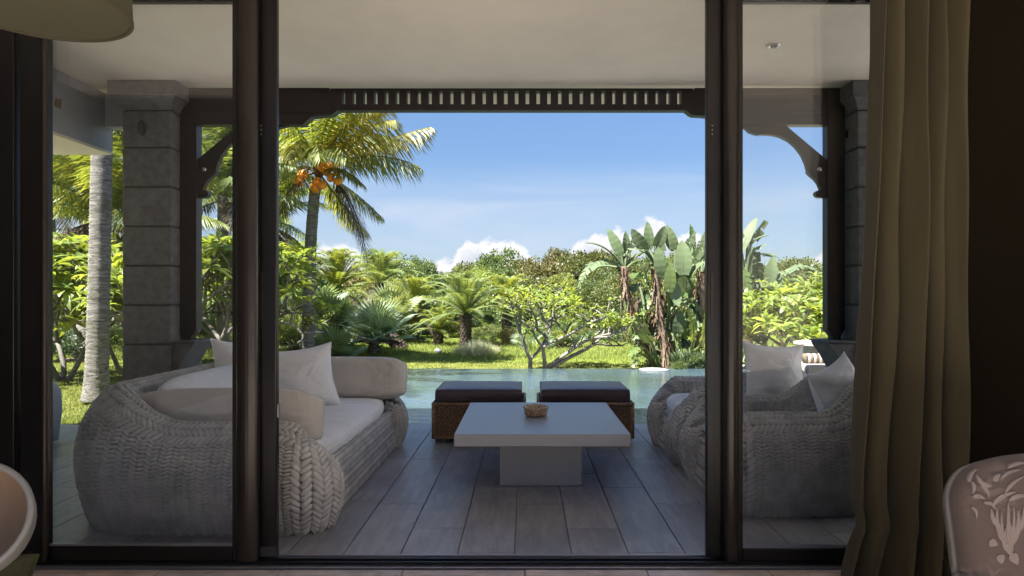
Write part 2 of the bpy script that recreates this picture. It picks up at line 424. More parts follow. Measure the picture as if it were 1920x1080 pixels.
m_bounce_paving = M_plain('bounce_paving', (.60, .61, .63), .9, .05, 3)
L_coco_y = M_leaf('leaf_coconut_yellow', (.18, .20, .012), (.36, .34, .02), (.60, .44, .05), .45)
m_bulk = M_plain('plaster_painted', (.25, .26, .29), .45, .22, 1.2, .1, 30)
m_stain = M_plain('rust_stain', (.16, .11, .07), .8, .3, 20)
m_disc = M_plain('disc_plastic', (.30, .31, .31), .6, .05, 4)
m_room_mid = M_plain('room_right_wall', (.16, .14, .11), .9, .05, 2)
m_gtable = M_plain('garden_stone', (.33, .31, .26), .85, .12, 6, .3, 40)
m_sunbed = M_plain('sunbed_cloth', (.34, .31, .28), .9, .06, 6)
m_stripe = M_plain('stripe_light', (.48, .46, .42), .9, .06, 6)
# ------------------------------------------------------------------ SETTING: floors, ceiling, room
DOOR_Y0, DOOR_Y1 = 3.285, 3.42
def tiles(parent, x0, x1, y0, y1, w, l, gap, th, ztop, mat_, offs, name='tile', seed=1):
    r = random.Random(seed); cache = {}
    nx = int(round((x1 - x0) / w))
    for i in range(nx):
        xa = x0 + i * w
        y = y0 - offs[i % len(offs)]
        while y < y1 - .02:
            a, c = max(y, y0), min(y + l, y1); y += l
            if c - a < .05: continue
            key = round(c - a, 3)
            if key not in cache:
                hw, hl = (w - gap) / 2, (c - a - gap) / 2; e = .003
                mb = MB()
                V = [(-hw,-hl,-th),(hw,-hl,-th),(hw,hl,-th),(-hw,hl,-th),(-hw,-hl,-e),(hw,-hl,-e),(hw,hl,-e),(-hw,hl,-e),
                     (-hw+e,-hl+e,0),(hw-e,-hl+e,0),(hw-e,hl-e,0),(-hw+e,hl-e,0)]
                Fc = [(8,9,10,11)] + [(k,(k+1)%4,(k+1)%4+4,k+4) for k in range(4)] + [(k+4,(k+1)%4+4,(k+1)%4+8,k+8) for k in range(4)]
                cache[key] = mesh(name, V, Fc)
            link(name, cache[key], mat_, parent, loc=(xa + w / 2, (a + c) / 2, ztop + r.uniform(-.0008, .0008)))
TF = MB().box(-6.0, 5.8, 3.43, 7.05, -.20, -.012).build('terrace_floor', m_grout, kind='structure')
x_ref = (964.6 - CX) / F * (CAMZ * F / 480.7)
x_start = x_ref - .30 * 18
joint = lambda py: CAMZ * F / (py - CY)
yj = [joint(990), joint(943.5), joint(943), joint(1037)]
# staggered planks: joint phases read off the photograph, column by column
ph = {-3: joint(944.7), -2: joint(990), -1: joint(914.5), 0: joint(945), 1: joint(990), 2: joint(914.5), 3: joint(945)}
offs = []
for i in range(40):
    k = i - 18
    j = ph.get(k, 4.4 + .3 * ((k * 5) % 4))
    offs.append((3.43 - j) % 1.2)
tiles(TF, x_start, x_start + .30 * 38, 3.43, 7.05, .30, 1.2, .0038, .010, 0.0, m_plank, offs)
IF = MB().box(-4.2, 4.2, -1.0, 3.27, -.20, -.012).build('indoor_floor', m_grout, kind='structure')
tiles(IF, -4.2, 4.2, -1.0, 3.27, .60, .60, .004, .010, 0.0, m_inner, [0, .0], seed=3)

# ceiling of the terrace, roof over it and its eave
MB().box(-6.7, 4.3, 3.43, 6.08, 3.30, 3.342).build('terrace_ceiling', m_ceiling, kind='structure')
MB().box(-6.7, 4.3, 6.08, 6.86, 3.347, 3.39).build('eave_soffit', m_cream, kind='structure')
MB().box(-6.8, 4.4, 3.43, 6.86, 3.40, 3.75).build('roof', m_plaster, kind='structure')
bh = empty('plaster_bulkhead', (-4.0, 6.0, 2.74), 'grey plaster bulkhead with cream underside hanging from the terrace ceiling beside the stone pillar', 'bulkhead')
MB().box(-6.7, -4.003, 3.43, 6.41, 2.76, 3.299).build('face', m_bulk, bh)
MB().box(-6.7, -4.0, 3.43, 6.415, 2.735, 2.76).build('soffit', m_cream, bh)
MB().add([(-3.9985, 5.62, 2.98), (-3.9985, 5.70, 2.97), (-3.9985, 5.71, 3.06), (-3.9985, 5.63, 3.05)], [(0, 1, 2, 3)]).build('stain', m_stain, bh)
MB().box(-4.0, -3.66, 6.30, 6.44, 2.98, 3.299).build('tie_beam', m_plaster, bh)
# downlight
dl = empty('ceiling_downlight', P(1450, 85, 4.9), 'small round recessed downlight in the terrace ceiling near its right end', 'downlight')
c = Vector(P(1450, 85, 1.96 * F / 475)); dl.location = (c.x, c.y, 3.30)
V, Fc = revolve([(.028, -.001), (.052, -.001), (.055, -.006), (.050, -.010), (.034, -.008), (.028, .006)], 28)
me = mesh('trim_ring', V, Fc, True); link('trim_ring', me, m_steel, dl)
V, Fc = revolve([(.0005, -.0015), (.028, -.0015)], 20); link('lens', mesh('lens', V, Fc), m_frame, dl)

# the room the camera stands in; unseen court behind added for fill light
MB().box(-4.2, 4.2, .3, 3.28, 3.30, 3.4).build('room_ceiling', m_room, kind='structure')
MB().box(-4.3, -4.2, -8.0, 3.28, -.2, 3.4).box(-4.3, -4.2, -3.4, .3, 3.401, 4.35).build('room_wall_left', m_room_dark, kind='structure')  # raised rear stretch added to keep sky out of the pane reflections
MB().box(4.2, 4.3, -8.0, 3.28, -.2, 3.4).box(4.2, 4.3, -8.0, .3, 3.401, 5.4).build('room_wall_right', m_room_mid, kind='structure')  # taller rear stretch added to block sky mirrored in the right pane
MB().box(-5.3, 5.3, -8.3, -8.02, -.2, 5.9).build('rear_bounce_wall', m_room, kind='structure')  # unseen wall added to return light and cover the sky in the panes
MB().box(-4.2, 4.2, -8.0, -1.01, -.2, -.005).build('rear_bounce_paving', m_bounce_paving, kind='structure')  # unseen pale paving added to throw sunlight towards the terrace
MB().box(-4.3, -2.655, 3.281, 3.425, -.2, 3.4).box(1.99, 4.3, 3.281, 3.425, -.2, 3.4).box(-2.655, 1.99, 3.281, 3.425, 2.96, 3.4).build('room_wall_front', m_wall, kind='structure')
MB().box(-8, -4.3, 3.30, 3.425, -.2, 3.4).box(4.3, 6.5, 3.30, 3.425, -.2, 3.4).build('house_wall', m_plaster, kind='structure')

# ------------------------------------------------------------------ sliding doors
def X(px, Y): return (px - CX) / F * Y
def Z(py, Y): return CAMZ - (py - CY) / F * Y
Yd = 3.35
TOPZ = 2.93
dr = empty('door_frame', (X(60, Yd), Yd, 0), 'dark bronze aluminium frame and threshold track of the sliding glass doors', 'door frame')
MB().box(X(-6, Yd), X(40, Yd), 3.30, 3.40, 0.0, 2.95).build('jamb', m_frame, dr, bevel=.004)
MB().box(X(-6, Yd), 2.0, 3.29, 3.42, 2.93, 2.955).build('head', m_frame, dr)
th = MB(); th.box(X(-6, Yd), 2.02, 3.283, 3.425, -.011, .006)
th.build('threshold', m_track, dr, bevel=.002)
for y in (3.315, 3.36, 3.405):
    MB().box(X(-6, Yd), 2.02, y - .005, y + .005, .006, .022).build('track_rail', m_track if y > 3.4 else m_frame, dr, bevel=.002)
def panel(label, xa, xb, y, st_a, st_b, rails, group=None):
    """sliding leaf: two stiles, top and bottom rail, pane; xa..xb outside edges"""
    t = empty('glass_door', ((xa + xb) / 2, y, .022), label, 'sliding door')
    yy0, yy1 = y - .02, y + .02
    zb = rails
    MB().box(xa, xa + st_a, yy0, yy1, .024, 2.925).build('stile', m_frame, t, bevel=.006)
    MB().box(xb - st_b, xb, yy0, yy1, .024, 2.925).build('stile', m_frame, t, bevel=.006)
    MB().box(xa + st_a + .001, xb - st_b - .001, yy0 + .003, yy1 - .003, .024, zb).build('bottom_rail', m_frame, t, bevel=.004)
    MB().box(xa + st_a + .001, xb - st_b - .001, yy0 + .003, yy1 - .003, 2.85, 2.925).build('top_rail', m_frame, t, bevel=.004)
    MB().box(xa + st_a + .001, xb - st_b - .001, yy0 + .006, yy1 - .012, zb + .001, zb + .012).build('glazing_bead', m_track, t)
    MB().box(xa + st_a - .004, xb - st_b + .004, y - .003, y + .003, zb, 2.85).build('pane', m_glass, t)
    return t
y1, y2 = 3.333, 3.382
ta = panel('glass door leaf before the large woven sofa, lower left of the photo', X(42, y1), X(486, y1), y1, (95 - 42) * y1 / F, (486 - 438) * y1 / F, Z(1022, y1))
# rounded bronze interlock on the inner stile, its lit look put into a lighter bronze
def bullnose(parent, xa, xb, y, m):
    n = 10; poly = []
    for i in range(n + 1):
        a = PI * i / n; poly.append(((xa + xb) / 2 - math.cos(a) * (xb - xa) / 2, y - math.sin(a) * .022))
    MB().prism(poly, .03, 2.92, 'z').build('stile_cover', m, parent, smooth=False)
bullnose(ta, X(443, 3.312), X(483, 3.312), y1 - .021, m_frame2)
bullnose(ta, X(80, 3.312), X(92, 3.312), y1 - .021, m_frame2)  # highlight along the outer stile edge, drawn as a lighter strip
def mini_stile(label, xa, xb, y, handle_x, side):
    t = empty('glass_door', ((xa + xb) / 2, y, .022), label, 'sliding door')
    MB().box(xa, xb, y - .02, y + .02, .024, 2.925).build('stile', m_frame, t, bevel=.006)
    return t
# leaf slid open behind the first: its meeting stile and the lock plate
tb = panel('second glass door leaf slid open behind the leaf in front of the woven sofa', X(20, y2), X(521, y2), y2, .07, (521 - 483) * y2 / F, Z(1022, y2))
tc_ = panel('glass door leaf before the woven armchairs and beside the green curtain', X(1356, y1), 1.985, y1, (1391 - 1356) * y1 / F, .07, Z(1026, y1))
bullnose(tc_, X(1360, 3.312), X(1386, 3.312), y1 - .021, m_frame2)
td = panel('second glass door leaf slid open behind the leaf nearest the curtain', X(1323, y2), 1.98, y2, (1362 - 1323) * y2 / F, .07, Z(1026, y2))
def lock(parent, px):
    x = X(px, y2); yf = y2 - .021
    pts = []
    for i in range(16):
        a = 2 * PI * i / 16; pts.append((x + .010 * math.cos(a), Z(246, y2) + (.026 if math.sin(a) > 0 else -.026) + .012 * math.sin(a)))
    MB().prism(pts, yf - .003, yf).build('lock_plate', m_frame, parent)
    for dz in (-.022, .0, .022):
        V, Fc = ellipsoid((x, yf - .004, Z(246, y2) + dz), (.004, .002, .004), 8, 5); MB().add(V, Fc).build('screw', m_track, parent, smooth=True)
    pts = []
    for i in range(20):
        a = 2 * PI * i / 20; pts.append((x + .008 * math.cos(a), Z(555, y2) + (.11 if math.sin(a) > 0 else -.11) + .010 * math.sin(a)))
    MB().prism(pts, yf - .004, yf).build('pull_handle', m_frame2, parent, bevel=.001)
lock(tb, 493); lock(td, 1333)
MB().box(X(521.5, y2), X(524, y2), y2 - .012, y2 + .012, Z(782, y2), Z(757, y2)).build('latch_keeper', m_track, tb)
MB().box(X(486, y2), X(521, y2), y2 - .024, y2 - .0205, .03, Z(1022, y2)).build('foot_cap', m_stone2, tb)

# ------------------------------------------------------------------ stone pillars
def pillar(x0, y0, w, label):
    t = empty('stone_pillar', (x0 + w / 2, y0 + w / 2, 0), label, 'pillar')
    MB().box(x0 + .012, x0 + w - .012, y0 + .012, y0 + w - .012, 0, 3.29).build('core', m_stone2, t)
    zs = [0.001, .208, .566, .924, 1.282, 1.64, 1.998, 2.356, 2.714, 3.055]
    for a, c in zip(zs, zs[1:]):
        MB().box(x0, x0 + w, y0, y0 + w, a + .008, c - .008).build('stone_block', m_stone, t, bevel=.012)
    cap = []
    prof = [(0.0, 3.056), (.012, 3.075), (.018, 3.10), (.045, 3.135), (.065, 3.15), (.065, 3.16), (.085, 3.165), (.085, 3.296)]
    mb = MB()
    for i, (o, z) in enumerate(prof):
        cap += [(x0 - o, y0 - o, z), (x0 + w + o, y0 - o, z), (x0 + w + o, y0 + w + o, z), (x0 - o, y0 + w + o, z)]
    n = len(prof); Fc = [(0, 3, 2, 1), tuple(range(4 * n - 4, 4 * n))]
    for i in range(n - 1):
        for k in range(4): Fc.append((4*i+k, 4*i+(k+1)%4, 4*i+4+(k+1)%4, 4*i+4+k))
    mb.add(cap, Fc).build('capital', m_stone, t, bevel=.004)
    return t
pl = pillar(-3.653, 6.0, .44, 'grey stone pillar of stacked blocks behind the woven sofa')
pr = pillar(3.02, 6.0, .44, 'grey stone pillar partly hidden by the curtain behind the armchairs')
def spot(parent, px, py):
    c = P(px, py, 5.995); V, Fc = ellipsoid(c, (.035, .05, .07), 10, 8); MB().add(V, Fc).build('wall_lamp', m_stone2, parent, smooth=True)
spot(pl, 266, 240)
# corbels + timber frame (drawn for the right-hand side, mirrored about the axis of the frame)
YT = 6.2
def mir(poly, s): return poly if s > 0 else [(1920 - a, c) for a, c in poly]
def px_poly(poly, s, Y=YT): return [(X(a, Y), Z(c, Y)) for a, c in mir(poly, s)]
for s, p in ((1, pr), (-1, pl)):
    q = [(1536, 641), (1603, 641), (1603, 700), (1573, 700), (1566, 690), (1558, 676), (1549, 660), (1541, 650)]
    if s < 0: q = [(a + 2, c) for a, c in q]
    MB().prism(px_poly(q, s), 6.02, 6.40).build('corbel', m_stone, p, bevel=.008)
    q = [(1536, 637), (1603, 637), (1603, 640.6), (1536, 640.6)]
    MB().prism(px_poly(q, s), 6.0, 6.42).build('corbel_cap', m_stone, p, bevel=.003)
tf = empty('timber_frame', (X(960, YT), YT, 1.0), 'dark timber portal with slotted beam and carved brackets between the stone pillars', 'timber frame')
def arc(cx, cy, rx, ry, a0, a1, n):
    return [(cx + rx * math.cos(R(a0 + (a1 - a0) * i / n)), cy + ry * math.sin(R(a0 + (a1 - a0) * i / n))) for i in range(n + 1)]
for s in (1, -1):
    q = [(1548, 167), (1581, 167), (1581, 618), (1573, 630), (1573, 636.6), (1558, 636.6), (1558, 630), (1548, 618)]
    MB().prism(px_poly(q, s), 6.16, 6.27).build('post', m_timber, tf, bevel=.004)
    MB().prism(px_poly([(1577, 246), (1590, 246), (1590, 259), (1577, 259)], s), 6.18, 6.24).build('fixing_block', m_frame, tf)
    q = ([(1376, 236.5), (1472, 236.5), (1548, 300), (1548, 372), (1541, 371)] +
         [(1537, 371.5), (1531, 370), (1527, 366), (1527, 361), (1531, 358), (1538, 357), (1533, 345), (1527, 337), (1517, 329), (1512, 323), (1513, 320), (1510, 308), (1503, 292), (1491, 276), (1478, 265), (1462, 257), (1445, 253.5), (1424, 253), (1421, 254), (1405, 249), (1396, 241)])
    MB().prism(px_poly(q, s), 6.175, 6.235).build('bracket', m_timber, tf, bevel=.003)
    V, Fc = ellipsoid((X(mir([(1534, 0)], s)[0][0], YT), 6.168, Z(319, YT)), (.024, .014, .024), 14, 8)
    MB().add(V, Fc).build('bolt_cap', m_steel, tf, smooth=True)
# beam: top rail, bottom rail, bars between the slots, solid ends with stepped lower edge
zt, zb_ = Z(168, YT), Z(209, YT)
zs0, zs1 = Z(197.5, YT), Z(173, YT)
xs = [645.5 + 20.2 * i for i in range(32)]
MB().box(X(622, YT), X(1298, YT), 6.16, 6.25, zs1, zt).build('top_rail', m_timber, tf, bevel=.003)
MB().box(X(637, YT), X(1283, YT), 6.16, 6.25, zb_, zs0).build('bottom_rail', m_timber, tf, bevel=.003)
for i in range(31):
    a, c = X(xs[i] + 3.4, YT), X(xs[i + 1] - 3.4, YT)
    MB().box(a, c, 6.163, 6.247, zs0 + .0005, zs1 - .0005).build('baluster', m_timber, tf)
for s in (1, -1):
    q = [(1275.6 if s > 0 else 1277, 172.8), (1300, 172.8), (1300, 167.5), (1547.5, 167.5), (1547.5, 236), (1360, 236), (1349, 236), (1341, 228), (1333, 221), (1316, 219), (1298, 218)] + [(1293, 216), (1287, 211), (1283.5, 209), (1283.5, 197.6), (1275.6 if s > 0 else 1277, 197.6)]
    MB().prism(px_poly(q, s), 6.155, 6.255).build('beam_end', m_timber, tf, bevel=.003)
    MB().prism(px_poly([(1300, 211), (1547, 211), (1547, 213), (1300, 213)], s), 6.148, 6.155).build('moulding', m_timber, tf)

# ------------------------------------------------------------------ ground and pool
PX0, PX1, PY0, PY1 = -3.25, 4.05, 7.10, 12.9
WZ = -.03
LZ = -.10
g = MB()
# lawn sheet with the pool left out
def gridrect(x0, x1, y0, y1, z): g.add([(x0,y0,z),(x1,y0,z),(x1,y1,z),(x0,y1,z)], [(0,1,2,3)])
gridrect(-400, PX0 - .02, 6.27, 13.15, LZ); gridrect(PX1 + .02, 400, 6.27, 13.15, LZ); gridrect(-400, 400, 13.15, 1200, LZ)
gridrect(-400, -6.0, -300, 6.27, LZ); gridrect(6.0, 400, -300, 6.27, LZ); gridrect(-6.0, 6.0, -300, -8.31, LZ)
g.build('lawn', m_lawn, kind='structure')
MB().box(-6.0, 6.0, 6.2, 7.06, -.30, -.201).build('ground_base', m_paving, kind='structure')
MB().box(PX0 - .02, PX1 + .02, 7.06, 13.14, -1.5, -1.3).build('pool_basin', m_pooltile, kind='structure')
bas = MB().box(PX0 - .02, PX0 + .1, 7.1, 12.95, -1.3, WZ - .01).box(PX1 - .1, PX1 + .02, 7.1, 12.95, -1.3, WZ - .01).box(PX0 + .1, PX1 - .1, 12.8, 12.95, -1.3, WZ - .008)
bas.build('pool_wall', m_pooltile, kind='structure')
MB().box(PX0 - .4, PX1 + .02, 7.052, 7.12, -.3, -.002).build('pool_kerb', m_plank, kind='structure')
wn = 2; MB().add([(PX0, 7.12, WZ), (PX1, 7.12, WZ), (PX1, 12.94, WZ), (PX0, 12.94, WZ)], [(0,1,2,3)]).build('pool_water', m_water, kind='structure')
MB().box(PX0 - .4, PX1 + .4, 12.96, 13.15, -.4, -.09).build('overflow_channel', m_rock, kind='structure')
MB().box(-12.0, -6.01, -8.0, 6.2, -.3, -.04).box(6.01, 12.0, -8.0, 6.2, -.3, -.04).build('side_bounce_paving', m_paving, kind='structure')  # unseen paving added on both sides to bounce sunlight under the roof
MB().box(7.6, 7.8, -2.0, 11.0, -.3, 3.2).build('side_bounce_wall', m_bounce_wall, kind='structure')  # unseen white wall added to bounce light onto the terrace
MB().box(PX1 + .03, 9.5, 7.05, 13.6, -.3, -.02).build('side_paving', m_paving, kind='structure')
MB().box(PX0 - .45, PX0 - .02, 7.06, 12.95, -.3, -.03).build('left_paving', m_rock, kind='structure')
# white skimmer disc in the pool
V, Fc = revolve([(0.001, .022), (.10, .020), (.22, .012), (.28, .002), (.28, -.01), (.001, -.01)], 28)
link('floating_disc', mesh('floating_disc', V, Fc, True), m_disc, loc=(X(1226, 12.7), 12.7, WZ + .012), label='flat white disc floating at the far edge of the pool', cat='pool float')

# ------------------------------------------------------------------ woven rope furniture
_bx, _bf = ellipsoid((0, 0, 0), (1, 1, 1), 6, 4)
_bv = np.array(_bx)[:, [2, 0, 1]]           # long axis along x
_tri = []
for f in _bf:
    if len(f) == 3: _tri.append((f[0], f[1], f[2], f[2]))
    else: _tri.append(f)
_bq = [f for f in _bf]
def lumps(C, A, N, la, lb, lc):
    """C centres, A long directions, N normals -> merged verts and faces"""
    C = np.asarray(C); A = np.asarray(A); N = np.asarray(N)
    A = A / np.linalg.norm(A, axis=1, keepdims=True)
    N = N - A * (A * N).sum(1, keepdims=True); N = N / np.linalg.norm(N, axis=1, keepdims=True)
    B = np.cross(N, A)
    la = np.broadcast_to(la, len(C)); lb = np.broadcast_to(lb, len(C)); lc = np.broadcast_to(lc, len(C))
    V = C[:, None] + _bv[None, :, 0:1] * (A * la[:, None])[:, None] + _bv[None, :, 1:2] * (B * lb[:, None])[:, None] + _bv[None, :, 2:3] * (N * lc[:, None])[:, None]
    nv = len(_bv); n = len(C)
    tris = []
    for f in _bq:
        tris.append(f[:3])
        if len(f) == 4: tris.append((f[0], f[2], f[3]))
    T = np.array(tris)
    Fc = (T[None] + (np.arange(n) * nv)[:, None, None]).reshape(-1, 3)
    return V.reshape(-1, 3), Fc
def catmull(pts, t):
    pts = np.array(pts, dtype=float); n = len(pts) - 1
    x = t * n; i = int(min(max(math.floor(x), 0), n - 1)); u = x - i
    p0, p1, p2, p3 = pts[max(i - 1, 0)], pts[i], pts[i + 1], pts[min(i + 2, n)]
    return .5 * ((2 * p1) + (-p0 + p2) * u + (2 * p0 - 5 * p1 + 4 * p2 - p3) * u * u + (-p0 + 3 * p1 - 3 * p2 + p3) * u ** 3)
PROFILE = [(-.022, .012), (.015, .14), (.05, .34), (.058, .55), (.02, .76), (-.06, .92), (-.145, 1.0), (-.215, .955), (-.25, .83), (-.255, .62)]
def shell_surface(L, D, Hb, Ha, wall=1.0, rb=.46):
    """L: length along y, D: depth along x (front at +x). Returns S(s in 0..1, t in 0..1), path length"""
    rf = .17
    pts = []
    x1, y1 = D / 2, L / 2
    # start at the front of the arm on the -y side, a rounded nose, back along the arm, round the corner, along the back ...
    half = [(x1 - rf * .9, -y1 + rf * 1.9)]
    for a in (0, 22, 45, 68, 90): half.append((x1 - rf + rf * math.cos(R(a)), -y1 + rf - rf * math.sin(R(a))))
    x = x1 - rf - .12
    while x > -x1 + rb + .05: half.append((x, -y1)); x -= .12
    for a in range(90, 181, 12): half.append((-x1 + rb + rb * math.cos(R(a)), -y1 + rb - rb * math.sin(R(a))))
    half = half[1:]
    y = -y1 + rb + .12; 
    while y < -.02: half.append((-x1, y)); y += .12
    full = half + [(x_, -y_) for x_, y_ in reversed(half)]
    pth = np.array(full)
    seg = np.r_[0, np.cumsum(np.linalg.norm(np.diff(pth, axis=0), axis=1))]; Lp = seg[-1]
    def at(s):
        d = s * Lp; x = np.interp(d, seg, pth[:, 0]); y = np.interp(d, seg, pth[:, 1])
        e = .05; x2 = np.interp(min(d + e, Lp), seg, pth[:, 0]); y2_ = np.interp(min(d + e, Lp), seg, pth[:, 1])
        x0 = np.interp(max(d - e, 0), seg, pth[:, 0]); y0 = np.interp(max(d - e, 0), seg, pth[:, 1])
        t = np.array([x2 - x0, y2_ - y0]); t /= np.linalg.norm(t)
        return np.array([x, y]), t
    def H(x, s):
        # height follows how far back one is
        u = (x1 - x) / D                       # 0 front .. 1 back
        front = min(1.0, max(0.0, u / .15)) ** .5
        h = Ha * (.73 + .27 * front)
        k = min(1, max(0, (u - .54) / .40)); k = k * k * (3 - 2 * k)
        return h + (Hb - Ha) * k
    def S(s, t):
        p, tg = at(s); n = np.array([tg[1], -tg[0]])
        # outward normal: path runs front -> back on the -y side, so outward is ...
        if (n * (p - np.array([0.05, 0]))).sum() < 0: n = -n
        h = H(p[0], s); o, z = catmull(PROFILE, t)
        sc_ = .75 + .25 * min(1, (D / 2 - p[0]) / .3)
        q = p + n * (o * wall * sc_ + .03)
        return np.array([q[0], q[1], z * h])
    return S, Lp
def make_sofa_mesh(L, D, Hb, Ha, seed):
    S, Lp = shell_surface(L, D, Hb, Ha)
    r = np.random.default_rng(seed)
    C = []; A = []; N = []; la = []; lb = []; lc = []
    e = .004
    def frame(s, t):
        s = min(max(s, 1e-4), 1 - 1e-4)
        p = S(s, t); ds = S(min(s + e, 1), t) - S(max(s - e, 0), t); dt = S(s, min(t + .01, 1)) - S(s, max(t - .01, 0))
        ls = np.linalg.norm(ds) / ((min(s + e, 1) - max(s - e, 0))); lt = np.linalg.norm(dt) / (min(t + .01, 1) - max(t - .01, 0))
        if ls < 1e-6 or lt < 1e-6: return None
        ds = ds / np.linalg.norm(ds); dt = dt / np.linalg.norm(dt); return p, ds, dt, np.cross(ds, dt), ls, lt
    def region(s0, s1, t0, t1, cs, rt, mode, ang0, thick, fat=1.0):
        """cs: strand spacing along the wall, rt: spacing up it; mode 'v' plaits stand upright, 'h' plaits run along the wall"""
        fm = frame((s0 + s1) / 2, (t0 + t1) / 2); ncol = max(2, int(round((s1 - s0) * Lp / cs))); ncol += ncol % 2
        nrow = max(2, int(round((t1 - t0) * fm[5] / rt))); nrow += nrow % 2 if mode == 'h' else 0
        for i in range(ncol):
            for j in range(nrow):
                off = .5 * ((j // 1) % 2) if mode == 'h' else 0
                s = s0 + (s1 - s0) * (i + .5 + off * .0) / ncol; t = t0 + (t1 - t0) * (j + .5) / nrow
                f = frame(s, t)
                if f is None: continue
                p, ds, dt, n, ls, lt = f
                ws = ls * (s1 - s0) / ncol; wt = lt * (t1 - t0) / nrow
                if mode == 'v':
                    an = R(ang0) * (1 if i % 2 else -1) + r.normal() * .06
                    a_ = ds * math.cos(an) + dt * math.sin(an); l1 = ws * .74; l2 = wt * .54 * fat
                else:
                    an = R(ang0) * (1 if j % 2 else -1) + r.normal() * .06
                    a_ = ds * math.cos(an) + dt * math.sin(an); l1 = wt * .80; l2 = ws * .62 * fat
                    l1 = min(l1, .055)
                C.append(p); A.append(a_); N.append(n); la.append(l1); lb.append(min(l2, .024)); lc.append(thick * r.uniform(.9, 1.15))
    ns = .17 / Lp * 1.55
    region(ns, 1 - ns, .0, .50, .037, .027, 'v', 22, .0195)
    region(ns, 1 - ns, .50, .80, .033, .040, 'h', 46, .022)
    region(ns, 1 - ns, .80, 1.0, .036, .027, 'v', 26, .014)
    for sa, sb in ((0.0, ns), (1 - ns, 1.0)):
        region(sa, sb, .0, .82, .052, .036, 'v', 42, .022, 1.1)
        region(sa, sb, .82, 1.0, .05, .036, 'v', 36, .018)
    # plaited ends of the arms
    for s_e, sg_ in ((0.0, -1), (1.0, 1)):
        q0, tg = frame(s_e, .3)[0], frame(s_e, .3)[1]
        fwd = tg * sg_; fwd = fwd / np.linalg.norm(fwd)
        for i in range(6):
            for j in range(17):
                t = .02 + .47 * j / 16; k = (i + .5) / 6
                pa, pb = S(s_e, t), S(s_e, 1 - t * .55 - .02)
                pb = np.array([pb[0], pb[1], pb[2] * min(1, .25 + 1.4 * t)]) if t < .5 else pb
                p = pa * (1 - k) + pb * k; p[2] = pa[2] * (1 - k) + max(pb[2] * (t / .5) ** .8, pa[2] * .97) * k
                p = p + fwd * .03 * math.sin(PI * k) 
                sd_ = (pb - pa); sd_[2] = 0; sd_ /= (np.linalg.norm(sd_) + 1e-6)
                an = R(48) * (1 if i % 2 else -1)
                C.append(p); A.append(sd_ * math.sin(an) + np.array((0, 0, 1.)) * math.cos(an)); N.append(fwd)
                la.append(.034); lb.append(.020); lc.append(.026)
    # base: the seat front and the rolls under it
    yr = L / 2 - .12
    zr = [.045, .125, .205, .285]
    for k, z in enumerate(zr):
        xf = D / 2 - .05 - .012 * k
        y = -yr
        while y < yr:
            for q, (dz, dx) in enumerate(((.020, .028), (-.020, .028))):
                sgn = 1 if q == 0 else -1
                C.append((xf + dx, y + (0.012 if q else 0), z + dz)); A.append((0.15, .8, .62 * sgn)); N.append((1, 0, .45 * sgn))
                la.append(.042); lb.append(.0145); lc.append(.018)
            C.append((xf + .002, y, z + .040)); A.append((-.5, .8, .1)); N.append((.5, 0, 1)); la.append(.035); lb.append(.014); lc.append(.014)
            y += .025
    V1, F1 = lumps(C, A, N, np.array(la), np.array(lb), np.array(lc))
    # under surface
    nu, nv = 90, 24
    G = np.array([[S(i / nu, j / nv) for j in range(nv + 1)] for i in range(nu + 1)])
    ctr = G.mean(axis=1, keepdims=True)
    G = G.reshape(-1, 3)
    G = G.reshape(nu + 1, nv + 1, 3)
    G2 = G.copy(); G2[:, :, :2] = ctr[:, :, :2] + (G[:, :, :2] - ctr[:, :, :2]) * .90; G2[:, :, 2] = G[:, :, 2] * .985
    G2 = G2.reshape(-1, 3)
    idx = lambda i, j: i * (nv + 1) + j
    F2 = [(idx(i, j), idx(i + 1, j), idx(i + 1, j + 1), idx(i, j + 1)) for i in range(nu) for j in range(nv)]
    for i_ in (0, nu):
        F2.append(tuple(idx(i_, j) for j in range(nv + 1)))
    return (V1, F1), (G2, F2)
def creases(X_, Y_, seed, n, ang, jit, ln, wd, amp):
    r = np.random.default_rng(seed); H = 0 * X_; x0, x1, y0, y1 = X_.min(), X_.max(), Y_.min(), Y_.max()
    for _ in range(n):
        cx_, cy_ = r.uniform(x0, x1), r.uniform(y0, y1); a_ = ang + r.normal() * jit
        dx, dy = X_ - cx_, Y_ - cy_; u = dx * math.cos(a_) + dy * math.sin(a_); v = -dx * math.sin(a_) + dy * math.cos(a_) + .25 * u * u * r.normal()
        w_ = wd * r.uniform(.6, 1.5); H = H + amp * r.uniform(.4, 1) * np.exp(-(u / (ln * r.uniform(.5, 1.2))) ** 2) * (np.exp(-(v / w_) ** 2) - .6 * np.exp(-((v - 1.6 * w_) / w_) ** 2))
    return H
